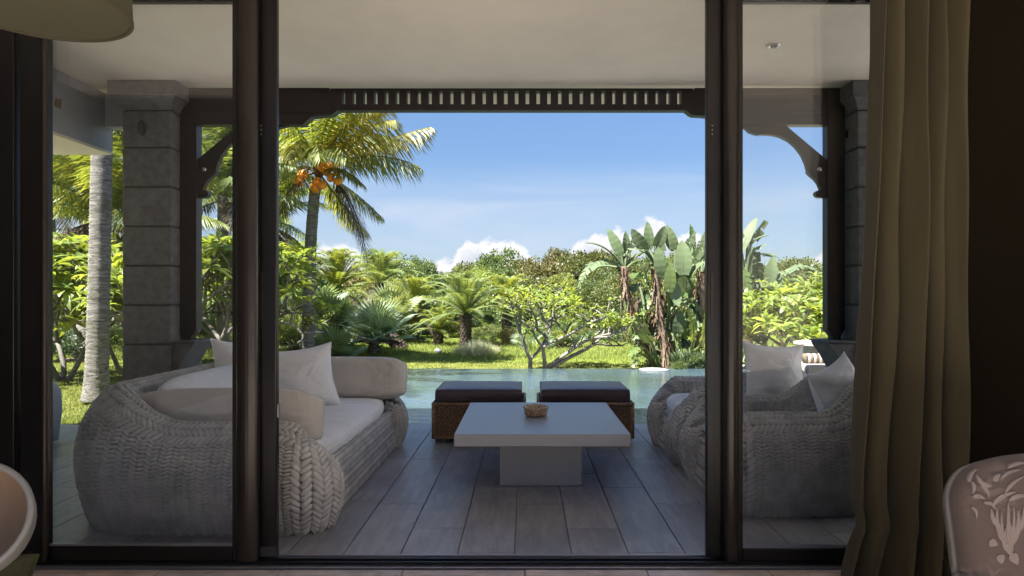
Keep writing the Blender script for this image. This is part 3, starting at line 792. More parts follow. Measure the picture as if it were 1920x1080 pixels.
def cushion(w, l, h, px=5, pz=.42, puff=0.0, n=26, seed=0, wr=.012, seam=True, corner=0.0, wdir=None, rnd=0.0, cr=None):
    """w along x, l along y, thickness h along z: two domed faces meeting at a piped seam"""
    u = np.sin(np.linspace(-PI / 2, PI / 2, n)); U, Vv = np.meshgrid(u, u, indexing='ij')
    T = np.clip((1 - np.abs(U) ** px) * (1 - np.abs(Vv) ** px), 0, 1) ** pz
    Xc = U * w / 2 * (1 - corner * (1 - Vv ** 2)); Yc = Vv * l / 2 * (1 - corner * (1 - U ** 2))
    rr_ = 1 - rnd * (np.abs(U) * np.abs(Vv)) ** 5
    Xc = Xc * rr_; Yc = np.sign(Yc) * (np.abs(Yc) - (1 - rr_) * w / 2)
    V = []; Fc = []
    for sg in (1, -1):
        nz = smoothnoise(Xc * (wdir[0] if wdir else 1), Yc * (wdir[1] if wdir else 1), sg * 3.0 + 0 * Xc, 9, seed + (1 if sg > 0 else 2), 3)
        ck = creases(Xc, Yc, seed * 3 + sg, *cr) if cr else 0
        Zc = sg * (h / 2 * T * (1 + puff * (1 - U ** 2) * (1 - Vv ** 2)) + (nz * wr + ck) * T)
        V.append(np.stack([Xc + nz * wr * .4 * (1 - T), Yc, Zc], -1).reshape(-1, 3))
    N_ = n * n
    for sg in (0, 1):
        for i in range(n - 1):
            for j in range(n - 1):
                a, c, d, e_ = i * n + j, (i + 1) * n + j, (i + 1) * n + j + 1, i * n + j + 1
                Fc.append((a, c, d, e_) if sg == 0 else (a + N_, e_ + N_, d + N_, c + N_))
    V = np.concatenate(V)
    # weld the rim
    bmv = V; me = mesh('cushion', bmv, Fc, True)
    bm = bmesh.new(); bm.from_mesh(me); bmesh.ops.remove_doubles(bm, verts=bm.verts, dist=.0006)
    bm.to_mesh(me); bm.free(); me.polygons.foreach_set('use_smooth', [True] * len(me.polygons))
    rim = [];
    for i in range(n): rim.append((Xc[i, 0], Yc[i, 0], 0))
    for j in range(1, n): rim.append((Xc[-1, j], Yc[-1, j], 0))
    for i in range(n - 2, -1, -1): rim.append((Xc[i, -1], Yc[i, -1], 0))
    for j in range(n - 2, -1, -1): rim.append((Xc[0, j], Yc[0, j], 0))
    Vt, Ft = tube(rim, .0055, 6, False)
    return me, mesh('piping', Vt, Ft, True)
def put_cushion(name, label, size, loc, rot, mat_, px=5, pz=.42, puff=0.0, seed=0, wr=.012, group=None, corner=0.0, wdir=None, cat='cushion', parent=None, n=64, rnd=0.0, cr=(16, .7, 1.2, .14, .012, .007)):
    me, pp = cushion(*size, px=px, pz=pz, puff=puff, seed=seed, wr=wr, corner=corner, wdir=wdir, n=n, rnd=rnd, cr=cr)
    pl_ = Vector(loc) - (world_loc(parent) if parent is not None else Vector((0, 0, 0)))
    if parent is not None:
        o = link(name, me, mat_, parent, loc=pl_, rot=rot)
        link('piping', pp, mat_, o)
        return o
    o = link(name, me, mat_, None, loc=loc, rot=rot, label=label, cat=cat, group=group)
    link('piping', pp, mat_, o)
    return o
def make_seat(name, L, D, Hb, Ha, loc, face, label, cat, group=None, seed=1, meshes=None):
    """face: +1 looks towards +x, -1 towards -x"""
    t = empty(name, loc, label, cat, group, rz=0 if face > 0 else PI)
    if meshes is None:
        (V1, F1), (V2, F2) = make_sofa_mesh(L, D, Hb, Ha, seed)
        m1 = mesh('rope_weave', V1, F1, True); m2 = mesh('inner_shell', V2, F2, True)
        sb = MB().box(-D / 2 + .15, D / 2 - .06, -L / 2 + .14, L / 2 - .14, .03, .325)
        m3 = mesh('seat_base', sb.V, sb.F)
        me, pp = cushion(D - .26, L - .36, .17, px=7, pz=.30, puff=.10, seed=seed + 5, wr=.016, wdir=(.5, 1.6), n=110 if L > 1.5 else 80, rnd=.12, cr=(46 if L > 1.5 else 22, .12, .22, .34, .016, .011))
        meshes = (m1, m2, m3, me, pp)
    o = link('rope_weave', meshes[0], m_rope, t, kind='stuff')
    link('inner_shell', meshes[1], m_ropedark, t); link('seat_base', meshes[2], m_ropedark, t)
    c_ = link('seat_cushion', meshes[3], m_fabric2, t, loc=(.075, 0, .395)); link('piping', meshes[4], m_fabric2, c_)
    return t, meshes
SX0, SX1 = -2.68, -1.13     # sofa back and front
SY0, SY1 = 3.73, 6.20
sofa, _ = make_seat('woven_sofa', SY1 - SY0 - .06, SX1 - SX0 - .04, .80, .60, ((SX0 + SX1) / 2, (SY0 + SY1) / 2, 0), 1,
                    'large grey woven rope sofa with rounded back on the terrace', 'sofa')
# the pair of armchairs facing it
L_, D_ = 1.00, 1.16
a1, ms = make_seat('woven_armchair', L_, D_, .80, .605, (1.235 + D_ / 2, 4.07 + L_ / 2, 0), -1, 'grey woven rope armchair nearest the glass door, beside the curtain', 'armchair', seed=4)
a2, _ = make_seat('woven_armchair', L_, D_, .80, .605, (1.215 + D_ / 2, 5.25 + L_ / 2, 0), -1, 'grey woven rope armchair nearest the pool', 'armchair', meshes=ms)

# loose cushions
put_cushion('bolster', 'long beige bolster leaning on the near arm of the woven sofa', (1.20, .38, .26), (-1.87, 4.15, .585), (R(77), 0, R(2)), m_fabric, px=6, pz=.36, seed=11, wr=.010, rnd=.12)
put_cushion('bolster', 'long beige bolster leaning on the far arm of the woven sofa', (.88, .37, .27), (-1.50, 5.93, .63), (R(80), 0, R(-3)), m_fabric, px=7, pz=.34, seed=12, wr=.012, rnd=.10)
put_cushion('back_cushion', 'long pale back cushion lying against the back of the woven sofa', (.40, 1.5, .24), (-2.27, 4.98, .63), (0, R(62), R(0)), m_fabric2, px=4, pz=.45, seed=13, wr=.014, rnd=.2)
put_cushion('throw_pillow', 'square pale pillow leaning on the woven sofa behind the near bolster', (.54, .54, .30), (-1.78, 5.28, .70), (R(70), R(-6), R(26)), m_fabric2, px=2.3, pz=.60, seed=14, wr=.022, corner=.13, cat='pillow')
put_cushion('throw_pillow', 'small pale pillow at the far back of the woven sofa seen through the door glass', (.42, .42, .24), (-2.36, 5.42, .80), (R(72), R(6), R(55)), m_fabric2, px=2.3, pz=.60, seed=15, wr=.022, corner=.13, cat='pillow')
put_cushion('throw_pillow', 'pale pillow propped in the armchair nearest the pool', (.52, .54, .30), (1.98, 5.25, .72), (R(78), R(4), R(8)), m_fabric2, px=2.3, pz=.60, seed=16, wr=.022, corner=.13, cat='pillow')
put_cushion('throw_pillow', 'pale pillow propped in the armchair beside the curtain', (.52, .52, .30), (2.16, 4.50, .66), (R(72), R(-14), R(38)), m_fabric2, px=2.3, pz=.60, seed=17, wr=.022, corner=.13, cat='pillow')

# ------------------------------------------------------------------ coffee table
ty0, ty1 = 4.385, 5.738; tw = 1.174; tx = X((851 + 1183) / 2, ty0)
tb_ = empty('coffee_table', (tx, (ty0 + ty1) / 2, 0), 'low square grey stone coffee table on a block base in the middle of the terrace', 'table')
MB().box(tx - tw / 2, tx + tw / 2, ty0, ty1, .358, .44).build('tabletop', m_table, tb_, bevel=.004)
MB().box(X(937, 4.73), X(1091, 4.73), 4.73, 5.39, .002, .3575).build('pedestal', m_table, tb_, bevel=.003)
ad = Vector((X(1005, 5.02), 5.08, .44))
t = empty('ashtray', ad, 'round cut glass bowl with amber contents on the coffee table', 'bowl')
V, Fc = revolve([(.001, .004), (.070, .004), (.084, .010), (.088, .030), (.090, .055), (.097, .066), (.097, .074), (.088, .076), (.080, .066), (.076, .030), (.070, .018), (.001, .016)], 36)
Va = np.array(V)
ang = np.arctan2(Va[:, 1], Va[:, 0]); rad_ = np.hypot(Va[:, 0], Va[:, 1])
k = 1 + .025 * np.cos(ang * 18) * (rad_ > .08)
Va[:, 0] *= k; Va[:, 1] *= k
link('bowl', mesh('bowl', Va, Fc, True), m_dish, t)
mb = MB()
for i in range(40):
    a, rr_ = random.uniform(0, 6.28), random.uniform(0, .062)
    V, Fc = ellipsoid((rr_ * math.cos(a), rr_ * math.sin(a), random.uniform(.026, .05)), (.011, .009, .008), 6, 4); mb.add(V, Fc)
mb.build('contents', M_plain('amber_bits', (.45, .17, .03), .5, .4, 60), t, smooth=True, local=False, kind='stuff')

# ------------------------------------------------------------------ wicker ottomans
def ottoman(x0, x1, y0, label):
    d = .66; w = x1 - x0; t = empty('wicker_ottoman', ((x0 + x1) / 2, y0 + d / 2, 0), label, 'ottoman', rz=0)
    x0, x1, yb = -w / 2, w / 2, -d / 2
    MB().box(x0 + .012, x1 - .012, yb + .012, yb + d - .012, .045, .36).build('frame', m_bark_dark, t, local=False)
    # weave: horizontal strands passing over and under uprights, one mesh
    n = int(w / .020); C = []; A = []; N = []
    rows = 22
    for j in range(rows):
        z = .045 + (j + .5) * .325 / rows
        for i in range(n):
            if (i + j) % 2: continue
            x = x0 + (i + .5) * w / n
            C.append((x, yb + .008, z)); A.append((1, 0, 0)); N.append((0, -1, 0))
        m_ = int(d / .020)
        for i in range(m_):
            if (i + j) % 2: continue
            y = yb + (i + .5) * d / m_
            for sx, nx_ in ((x0 + .008, -1), (x1 - .008, 1)): C.append((sx, y, z)); A.append((0, 1, 0)); N.append((nx_, 0, 0))
    V, Fc = lumps(C, A, N, .019, .0075, .008)
    link('wicker_weave', mesh('wicker_weave', V, Fc, True), m_wicker, t, kind='stuff')
    mb = MB()
    for (xa, ya, xb_, yb_) in ((x0, yb, x1, yb), (x0, yb + d, x1, yb + d), (x0, yb, x0, yb + d), (x1, yb, x1, yb + d)):
        for z in (.055, .365): mb.tube([(xa, ya, z), (xb_, yb_, z)], .014, 8)
    for xa in (x0 + .004, x1 - .004):
        for ya in (yb + .004, yb + d - .004): mb.tube([(xa, ya, .05), (xa, ya, .37)], .016, 8)
    mb.build('edge_rope', m_wicker, t, smooth=True, local=False)
    for xa in (x0 + .07, x1 - .07):
        for ya in (yb + .06, yb + d - .06):
            MB().box(xa - .05, xa + .05, ya - .035, ya + .035, .001, .043).build('foot', m_bark_pale, t, bevel=.004, local=False)
    me, pp = cushion(w - .045, d - .02, .128, px=14, pz=.16, puff=.10, seed=31, wr=.003, n=40)
    o = link('seat_pad', me, m_cushd, t, loc=(-.004, 0, .438))
    link('piping', pp, m_cushd, o, loc=(0, 0, .05), scale=(.985, .98, 1)); link('piping', pp, m_cushd, o, loc=(0, 0, -.045), scale=(.985, .98, 1))
    return t
ottoman(X(811, 6.1), X(984, 6.1), 6.12, 'brown wicker ottoman with dark pad, the nearer to the woven sofa')
ottoman(X(1011, 6.1), X(1188, 6.1), 6.12, 'brown wicker ottoman with dark pad, the nearer to the armchairs')

# chair whose back edge shows past the door frame
t = empty('ribbed_chair', (-4.70, 6.0, 0), 'grey ribbed wicker chair end showing beside the lawn at the left door frame', 'chair')
prof = [(-.38, 0.02), (.33, .02), (.37, .30), (.36, .48), (.31, .555), (.24, .58), (-.38, .58)]
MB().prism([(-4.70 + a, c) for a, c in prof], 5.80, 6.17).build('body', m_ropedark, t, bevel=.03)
for i in range(15):
    y = 5.80 + i * .0265
    MB().tube([(-4.70 + a, y, c) for a, c in prof[1:]], .0135, 8).build('rib', m_fabric2, t, smooth=True)
for i in range(15):
    xx = -5.05 + i * .045
    MB().tube([(xx, 5.79, .02), (xx, 5.79, .565)], .018, 8).build('rib', m_fabric2, t, smooth=True)
# ------------------------------------------------------------------ inside the room
# curtain
def curtain():
    n, k = 150, 70
    V = []; top = 2.95
    def edge(z):   # left hem as read from the photograph at a distance of 3 m
        py = CY + (CAMZ - z) * F / 3.05
        return np.interp(py, [-200, 0, 200, 400, 560, 700, 800, 880, 950, 992, 1020, 1060, 1090], [1640, 1644, 1640, 1632, 1627, 1618, 1608, 1602, 1602, 1612, 1600, 1588, 1580])
    for j in range(k + 1):
        z = .012 + (top - .012) * j / k
        pe = edge(z); pr_ = np.interp(CY + (CAMZ - z) * F / 3.05, [0, 600, 1080], [1822, 1830, 1838])
        xl, xr = X(pe, 3.05), X(pr_, 3.05)
        pin = math.exp(-((z - .28) / .10) ** 2)
        for i in range(n + 1):
            u = i / n
            ph_ = u * 4.6 * 2 * PI + .6 * math.sin(u * 9 + z * .5)
            amp = .078 * (1 - .25 * pin) * (.75 + .25 * math.sin(u * 13 + 1))
            x = xl + (xr - xl) * u + .016 * math.sin(ph_ * 1.0 + .8) + .006 * math.sin(z * 3 + u * 20)
            y = 3.09 + amp * math.sin(ph_ - 1.9) + .010 * math.sin(2 * ph_ + z * 1.3) + .008 * math.sin(z * 6 + u * 14)
            V.append((x, y, z))
    Fc = [(j * (n + 1) + i, j * (n + 1) + i + 1, (j + 1) * (n + 1) + i + 1, (j + 1) * (n + 1) + i) for j in range(k) for i in range(n)]
    return V, Fc
V, Fc = curtain()
t = empty('curtain', (X(1720, 3.05), 3.07, 0), 'long olive brown curtain gathered in deep folds beside the glass door', 'curtain')
V = np.array(V) - np.array(t.location)
o = link('cloth', mesh('cloth', V, Fc, True), m_curtain, t)
md = o.modifiers.new('solid', 'SOLIDIFY'); md.thickness = .004
Vl = []
for j in range(31):
    z = 3.0 - 2.5 * j / 30 if j < 30 else .5
    for i in range(5):
        Vl.append((X(1633 - .0 * j + i * 5 , 3.15) - .0, 3.16 + .008 * math.sin(i * 2), max(z, 1.25)))
Fl = [(j * 5 + i, j * 5 + i + 1, (j + 1) * 5 + i + 1, (j + 1) * 5 + i) for j in range(30) for i in range(4)]
Vl = np.array(Vl) - np.array(t.location)
o2 = link('lining', mesh('lining', Vl, Fl, True), m_curtain2, t)
# hem stitching
hem = [tuple(np.array(v) + np.array((0, -.0035, 0))) for v in np.array(curtain()[0])[3 * 151:4 * 151]]
MB().tube(hem, .0016, 4).build('hem_seam', m_shade_d, t)

# patterned armchair, lower right
ca = empty('patterned_armchair', (1.75, 2.0, 0), 'brown armchair with floral relief upholstery in the room corner by the curtain', 'armchair')
def back_surf(u, v):
    """u,v in 0..1 over the back's front face -> point; rounded top corners, domed"""
    z = .12 + v * .735
    xl = 1.35 + .035 * (1 - v)
    xw = .95
    # rounded shoulder
    sh = 0
    if v > .80: sh = .17 * (1 - math.sqrt(max(0, 1 - ((v - .80) / .2) ** 2)))
    x = xl + sh + (xw - 2 * sh) * u
    y = 2.02 - .10 * (math.sin(PI * min(max(u, 0), 1)) ** .5) * (math.sin(PI * min(1, .08 + v * .92)) ** .35) + .10 * v
    return (x, y, z - .02 * (2 * u - 1) ** 2 * (v > .5))
n = 40
Vb = [back_surf(i / n, j / n) for j in range(n + 1) for i in range(n + 1)]
Vk = [(1.80 + (x - 1.80) * .84, y + .16, z - .06) for (x, y, z) in Vb]
Fb = [(j * (n + 1) + i, j * (n + 1) + i + 1, (j + 1) * (n + 1) + i + 1, (j + 1) * (n + 1) + i) for j in range(n) for i in range(n)]
off = (n + 1) ** 2
Fk = [tuple(reversed([q + off for q in f])) for f in Fb]
ring = [i for i in range(n + 1)] + [(j) * (n + 1) + n for j in range(1, n + 1)] + [n * (n + 1) + i for i in range(n - 1, -1, -1)] + [j * (n + 1) for j in range(n - 1, 0, -1)]
Fr = [(ring[a], ring[(a + 1) % len(ring)], ring[(a + 1) % len(ring)] + off, ring[a] + off) for a in range(len(ring))]
MB().add(Vb + Vk, Fb + Fk + Fr).build('backrest', m_chair, ca, smooth=True, bevel=0)
MB().box(1.66, 2.15, 2.18, 2.50, .10, .42).build('seat', m_chair, ca, bevel=.05, seg=3)
for xa in (1.67, 2.09):
    for ya in (2.2, 2.45): MB().box(xa, xa + .05, ya, ya + .05, .001, .12).build('leg', m_stone2, ca)
def petal(px_pts, name='petal'):
    """raised flat petal laid on the backrest, outline given as rough image points, dropped on the surface"""
    V = []; 
    for (a, c_) in px_pts:
        ys = 1.97
        for _ in range(4):
            x, z = X(a, ys), Z(c_, ys); v = min(.97, (z - .12) / .735)
            sh_ = .17 * (1 - math.sqrt(max(0, 1 - ((v - .80) / .2) ** 2))) if v > .8 else 0
            u = (x - (1.35 + .035 * (1 - v) + sh_)) / (.95 - 2 * sh_); p = back_surf(max(u, .02), v); ys = p[1]
        if u < .03: return
        V.append((x, p[1] - .0012, z))
    c0 = np.mean(V, axis=0)
    N_ = len(V); Vb_ = [tuple(c0 + np.array((0, -.0012, 0)))] + V + [(x, y + .008, z) for x, y, z in V]
    Fc = [(0, 1 + i, 1 + (i + 1) % N_) for i in range(N_)] + [(1 + i, 1 + i + N_, 1 + (i + 1) % N_ + N_, 1 + (i + 1) % N_) for i in range(N_)]
    MB().add(Vb_, Fc).build(name, m_motif, ca)
def stroke(cx, cy, ln, wd, ang, bend=0.0):
    pts = []; 
    for i in range(14):
        a = 2 * PI * i / 14; q = math.cos(a); w_ = math.sin(a) * wd * (1 - .55 * q)
        l_ = q * ln; o_ = bend * (q * q)
        ca_, sa_ = math.cos(R(ang)), math.sin(R(ang))
        pts.append((cx + l_ * ca_ - (w_ + o_) * sa_, cy + l_ * sa_ + (w_ + o_) * ca_))
    petal(pts)
for a_ in ((1870, 985, 34, 4, -100, 5), (1878, 995, 38, 3, -95, 3), (1890, 980, 40, 3.5, -90, 0), (1900, 985, 36, 3, -84, -4), (1908, 990, 34, 5, -80, -6), (1918, 975, 26, 4.5, -75, -6),
           (1862, 1018, 9, 7, 20, 0), (1876, 1048, 9, 7, 80, 0), (1902, 1048, 12, 8, 60, 0), (1884, 1016, 26, 3, -100, 5), (1894, 1010, 30, 5, -90, 0), (1862, 975, 22, 4, -120, 8),
           (1868, 895, 9, 5, -50, 0), (1840, 905, 18, 4, -140, 6), (1835, 930, 12, 4, 10, 3), (1880, 930, 26, 4, -30, 6), (1900, 905, 24, 3, -40, 4), (1910, 930, 20, 4, -10, 5), (1850, 920, 14, 3, 60, 4), (1826, 915, 12, 3, 90, 4), (1812, 1065, 8, 10, 80, 0)):
    stroke(*a_)
for a_ in ((1820, 890, 14, 3, -60, 4), (1892, 885, 22, 2.5, -25, 5), (1905, 870, 18, 3, -15, 3), (1858, 945, 14, 3, 30, 5), (1830, 960, 12, 2.5, 70, 5), (1815, 1000, 12, 3, 80, 4), (1835, 1030, 12, 3, 40, 4)):
    stroke(*a_)

# tub chair, lower left
tc2 = empty('tub_chair', (-1.815, 2.1, 0), 'white shell tub chair lined in peach leather at the left door jamb', 'tub chair')
def bowl(cx, cy, cz, rx, ry, rz, thick, name, m, cut=.15, flip=False, inner=False):
    V = []; Fc = []; n, k = 36, 14
    for j in range(k + 1):
        a = PI / 2 * j / k
        for i in range(n):
            q = 2 * PI * i / n
            V.append((math.sin(a) * math.cos(q) * (rx - thick), math.sin(a) * math.sin(q) * (ry - thick), -math.cos(a) * (rz - thick)))
    for j in range(k):
        for i in range(n): Fc.append((j * n + i, j * n + (i + 1) % n, (j + 1) * n + (i + 1) % n, (j + 1) * n + i))
    rot = np.array(((1, 0, 0), (0, math.cos(R(52)), -math.sin(R(52))), (0, math.sin(R(52)), math.cos(R(52))))) 
    V = np.array(V) @ rot.T
    ry_ = R(18); rot2 = np.array(((math.cos(ry_), 0, math.sin(ry_)), (0, 1, 0), (-math.sin(ry_), 0, math.cos(ry_))))
    V = V @ rot2.T + np.array((cx, cy, cz))
    return V, Fc, n, k
Vo, Fo, n_, k_ = bowl(-1.815, 2.1, .635, .225, .20, .20, 0, '', None)
Vi, Fi, _, _ = bowl(-1.815, 2.1, .635, .225, .20, .20, .014, '', None)
MB().add(Vo, Fo).build('shell', m_white, tc2, smooth=True)
MB().add(Vi, Fi).build('lining', m_peach, tc2, smooth=True)
rim = [tuple((Vo[k_ * n_ + i] + Vi[k_ * n_ + i]) / 2) for i in range(n_)]; rim.append(rim[0])
MB().tube(rim, .0105, 8, False).build('rim', m_white, tc2, smooth=True)
MB().tube([(-1.815, 2.15, .02), (-1.815, 2.15, .46)], [.03, .03], 12).build('stem', m_steel, tc2, smooth=True)
V, Fc = revolve([(.001, .0), (.20, .0), (.20, .012), (.03, .02)], 28); link('foot', mesh('foot', V, Fc, True), m_steel, tc2, loc=(0, .05, .002))
pc = put_cushion('floor_cushion', 'dark green velvet cushion on the floor under the tub chair', (.30, .30, .14), (-2.155, 2.64, .165), (R(74), R(8), R(12)), m_green, px=2.6, pz=.5, seed=41, wr=.022, corner=.05)

# lamp shade hanging into the upper left
lc = Vector((X(62, 2.0), 2.0, Z(15, 2.0)))
rad = 162 / F * 2.0
lp = empty('pendant_lamp', lc, 'wide olive drum lampshade hanging at the upper left, seen from below', 'lamp')
lz = 0
V, Fc = revolve([(.0005, .004), (rad * .5, .004), (rad - .006, .004)], 64); link('diffuser', mesh('diffuser', V, Fc), m_shade, lp)
V, Fc = revolve([(rad - .006, 0.0), (rad, 0.0), (rad - .012, .26), (rad - .016, .26), (rad - .006, .0)], 64); link('shade', mesh('shade', V, Fc, True), m_shade, lp)
V, Fc = revolve([(rad - .008, -.003), (rad + .002, -.003), (rad + .002, .006), (rad - .008, .006), (rad - .008, -.003)], 64); link('trim', mesh('trim', V, Fc), m_shade_d, lp)
V, Fc = tube([(0, 0, .01), (0, 0, 3.299 - lc.z)], .006, 8); link('cable', mesh('cable', V, Fc, True), m_shade_d, lp)
# ------------------------------------------------------------------ vegetation generators
def frond_mesh(P0, P1, P2, n=60, ll=.55, lw=.035, hang=.3, droop=.5, seed=0, rr=.022, t0=.14, vee=.25, tipdry=0.0):
    """pinnate palm leaf along a quadratic curve; leaflets in two ranks, drooping"""
    r = np.random.default_rng(seed)
    P0, P1, P2 = map(lambda p: np.array(p, float), (P0, P1, P2))
    Bf = lambda t: (1 - t) ** 2 * P0 + 2 * t * (1 - t) * P1 + t * t * P2
    Tf = lambda t: (lambda d: d / np.linalg.norm(d))(2 * (1 - t) * (P1 - P0) + 2 * t * (P2 - P1))
    V = []; Fc = []
    pts = [Bf(k / 9) for k in range(10)]
    a, c = tube(pts, [rr * (1 - .8 * k / 9) for k in range(10)], 4, False); V += [tuple(v) for v in a]; Fc += c
    up = np.array((0, 0, 1.0)); down = -up
    for k in range(n):
        t = t0 + (1 - t0) * (k + .5) / n
        p = Bf(t); T = Tf(t); side = np.cross(T, up + T * .01)
        ns = np.linalg.norm(side); side = side / ns if ns > .05 else np.array((1., 0, 0))
        nrm = np.cross(side, T)
        u = (t - t0) / (1 - t0)
        lf = ll * (.35 + .65 * math.sin(PI * min(1, .12 + u * .80)) ** .8) * (1 - .45 * max(0, u - .8) / .2)
        for sg in (-1, 1):
            h = hang * r.uniform(.7, 1.3)
            d = side * sg * (1 - .55 * h) + T * (.45 + .5 * u) + nrm * vee * (1 - h) + down * h * 1.1 + r.normal(size=3) * .07
            d /= np.linalg.norm(d); l = lf * r.uniform(.82, 1.1)
            d2 = d + down * droop * r.uniform(.6, 1.4); d2 /= np.linalg.norm(d2)
            w = T * lw * .5 * (1 if r.random() > .08 else .4)
            m_ = p + d * l * .5; e = m_ + d2 * l * .5
            b0 = len(V)
            V += [tuple(p - w * .6), tuple(p + w * .6), tuple(m_ + w), tuple(m_ - w), tuple(e)]
            Fc += [(b0, b0 + 1, b0 + 2, b0 + 3), (b0 + 3, b0 + 2, b0 + 4)]
    return V, Fc
def trunk_tube(pts, r0, r1, seg=12, ringh=.10, amp=.012, flare=0.0):
    """palm trunk: ringed, slightly irregular tube along pts"""
    pts = [np.array(p, float) for p in pts]; L = sum(np.linalg.norm(b_ - a_) for a_, b_ in zip(pts, pts[1:]))
    n = max(8, int(L / (ringh / 2))); cum = np.r_[0, np.cumsum([np.linalg.norm(b_ - a_) for a_, b_ in zip(pts, pts[1:])])]
    A = np.array(pts); out_ = []; rad = []
    for i in range(n + 1):
        d = L * i / n; out_.append([np.interp(d, cum, A[:, k]) for k in range(3)])
        q = d / L; rr_ = r0 + (r1 - r0) * q + flare * math.exp(-d / .25) + (amp if i % 2 else 0) + random.uniform(-.003, .003)
        rad.append(rr_)
    return tube(out_, rad, seg)
def smooth_path(pts, n=14):
    pts = np.array(pts, float); return [catmull(pts, i / n) for i in range(n + 1)]

def crown_mesh(seed, rx, ry, rz, ncl, nl, ls, lw=.5, rc=.45, flat=.6, zlow=-.5):
    """leafy crown: leaf blades gathered in clumps spread through an uneven ellipsoid"""
    r = np.random.default_rng(seed)
    V = []; 
    d = r.normal(size=(ncl, 3)); d[:, 2] = np.abs(d[:, 2]) * np.where(r.random(ncl) < .22, -.5, 1)
    d /= np.linalg.norm(d, axis=1, keepdims=True)
    rad = r.uniform(.55, 1.0, ncl) ** .6
    # lobes make the outline uneven
    lob = r.normal(size=(7, 3)); lob /= np.linalg.norm(lob, axis=1, keepdims=True)
    bulge = 1 + .22 * np.max(np.clip(d @ lob.T, 0, 1) ** 6, axis=1) - .10
    C = d * rad[:, None] * bulge[:, None] * np.array((rx, ry, rz))
    cr = rc * r.uniform(.55, 1.25, ncl)
    q = r.normal(size=(ncl, nl, 3)); q /= np.linalg.norm(q, axis=2, keepdims=True); q[:, :, 2] *= flat
    pos = C[:, None] + q * (cr[:, None, None] * r.uniform(.35, 1.0, (ncl, nl, 1)))
    n = ncl * nl; pos = pos.reshape(n, 3)
    out_ = q.reshape(n, 3) + .5 * np.repeat(d, nl, axis=0) + r.normal(size=(n, 3)) * .45
    L = out_ + np.array((0, 0, -.15)); L /= np.linalg.norm(L, axis=1, keepdims=True)
    nr = np.cross(L, r.normal(size=(n, 3))); nr /= np.linalg.norm(nr, axis=1, keepdims=True)
    s = ls * r.uniform(.6, 1.25, (n, 1)); w = s * lw * .5
    v0 = pos; v1 = pos + L * s * .5 + nr * w; v2 = pos + L * s + np.array((0, 0, -.12)) * s; v3 = pos + L * s * .5 - nr * w
    V = np.stack([v0, v1, v2, v3], 1).reshape(-1, 3)
    Fc = np.arange(4 * n).reshape(n, 4)
    return V, Fc
def branch_trunk(seed, h, spread, r0, nb=7):
    r = random.Random(seed); mb = MB()
    fork = h * .35
    mb.tube(smooth_path([(0, 0, -.1), (r.uniform(-.1, .1), r.uniform(-.1, .1), fork * .5), (r.uniform(-.15, .15), 0, fork)], 6), [r0 * (1 - .03 * i) for i in range(7)], 7)
    for i in range(nb):
        a = 2 * PI * i / nb + r.uniform(-.4, .4); k = r.uniform(.5, 1) * spread
        e = (k * math.cos(a), k * math.sin(a), h * r.uniform(.75, 1.05))
        pth = smooth_path([(0, 0, fork * r.uniform(.6, 1)), (e[0] * .45, e[1] * .45, fork + (e[2] - fork) * .4), e], 6)
        mb.tube(pth, [r0 * .6 * (1 - .13 * j) for j in range(7)], 5)
    return mb

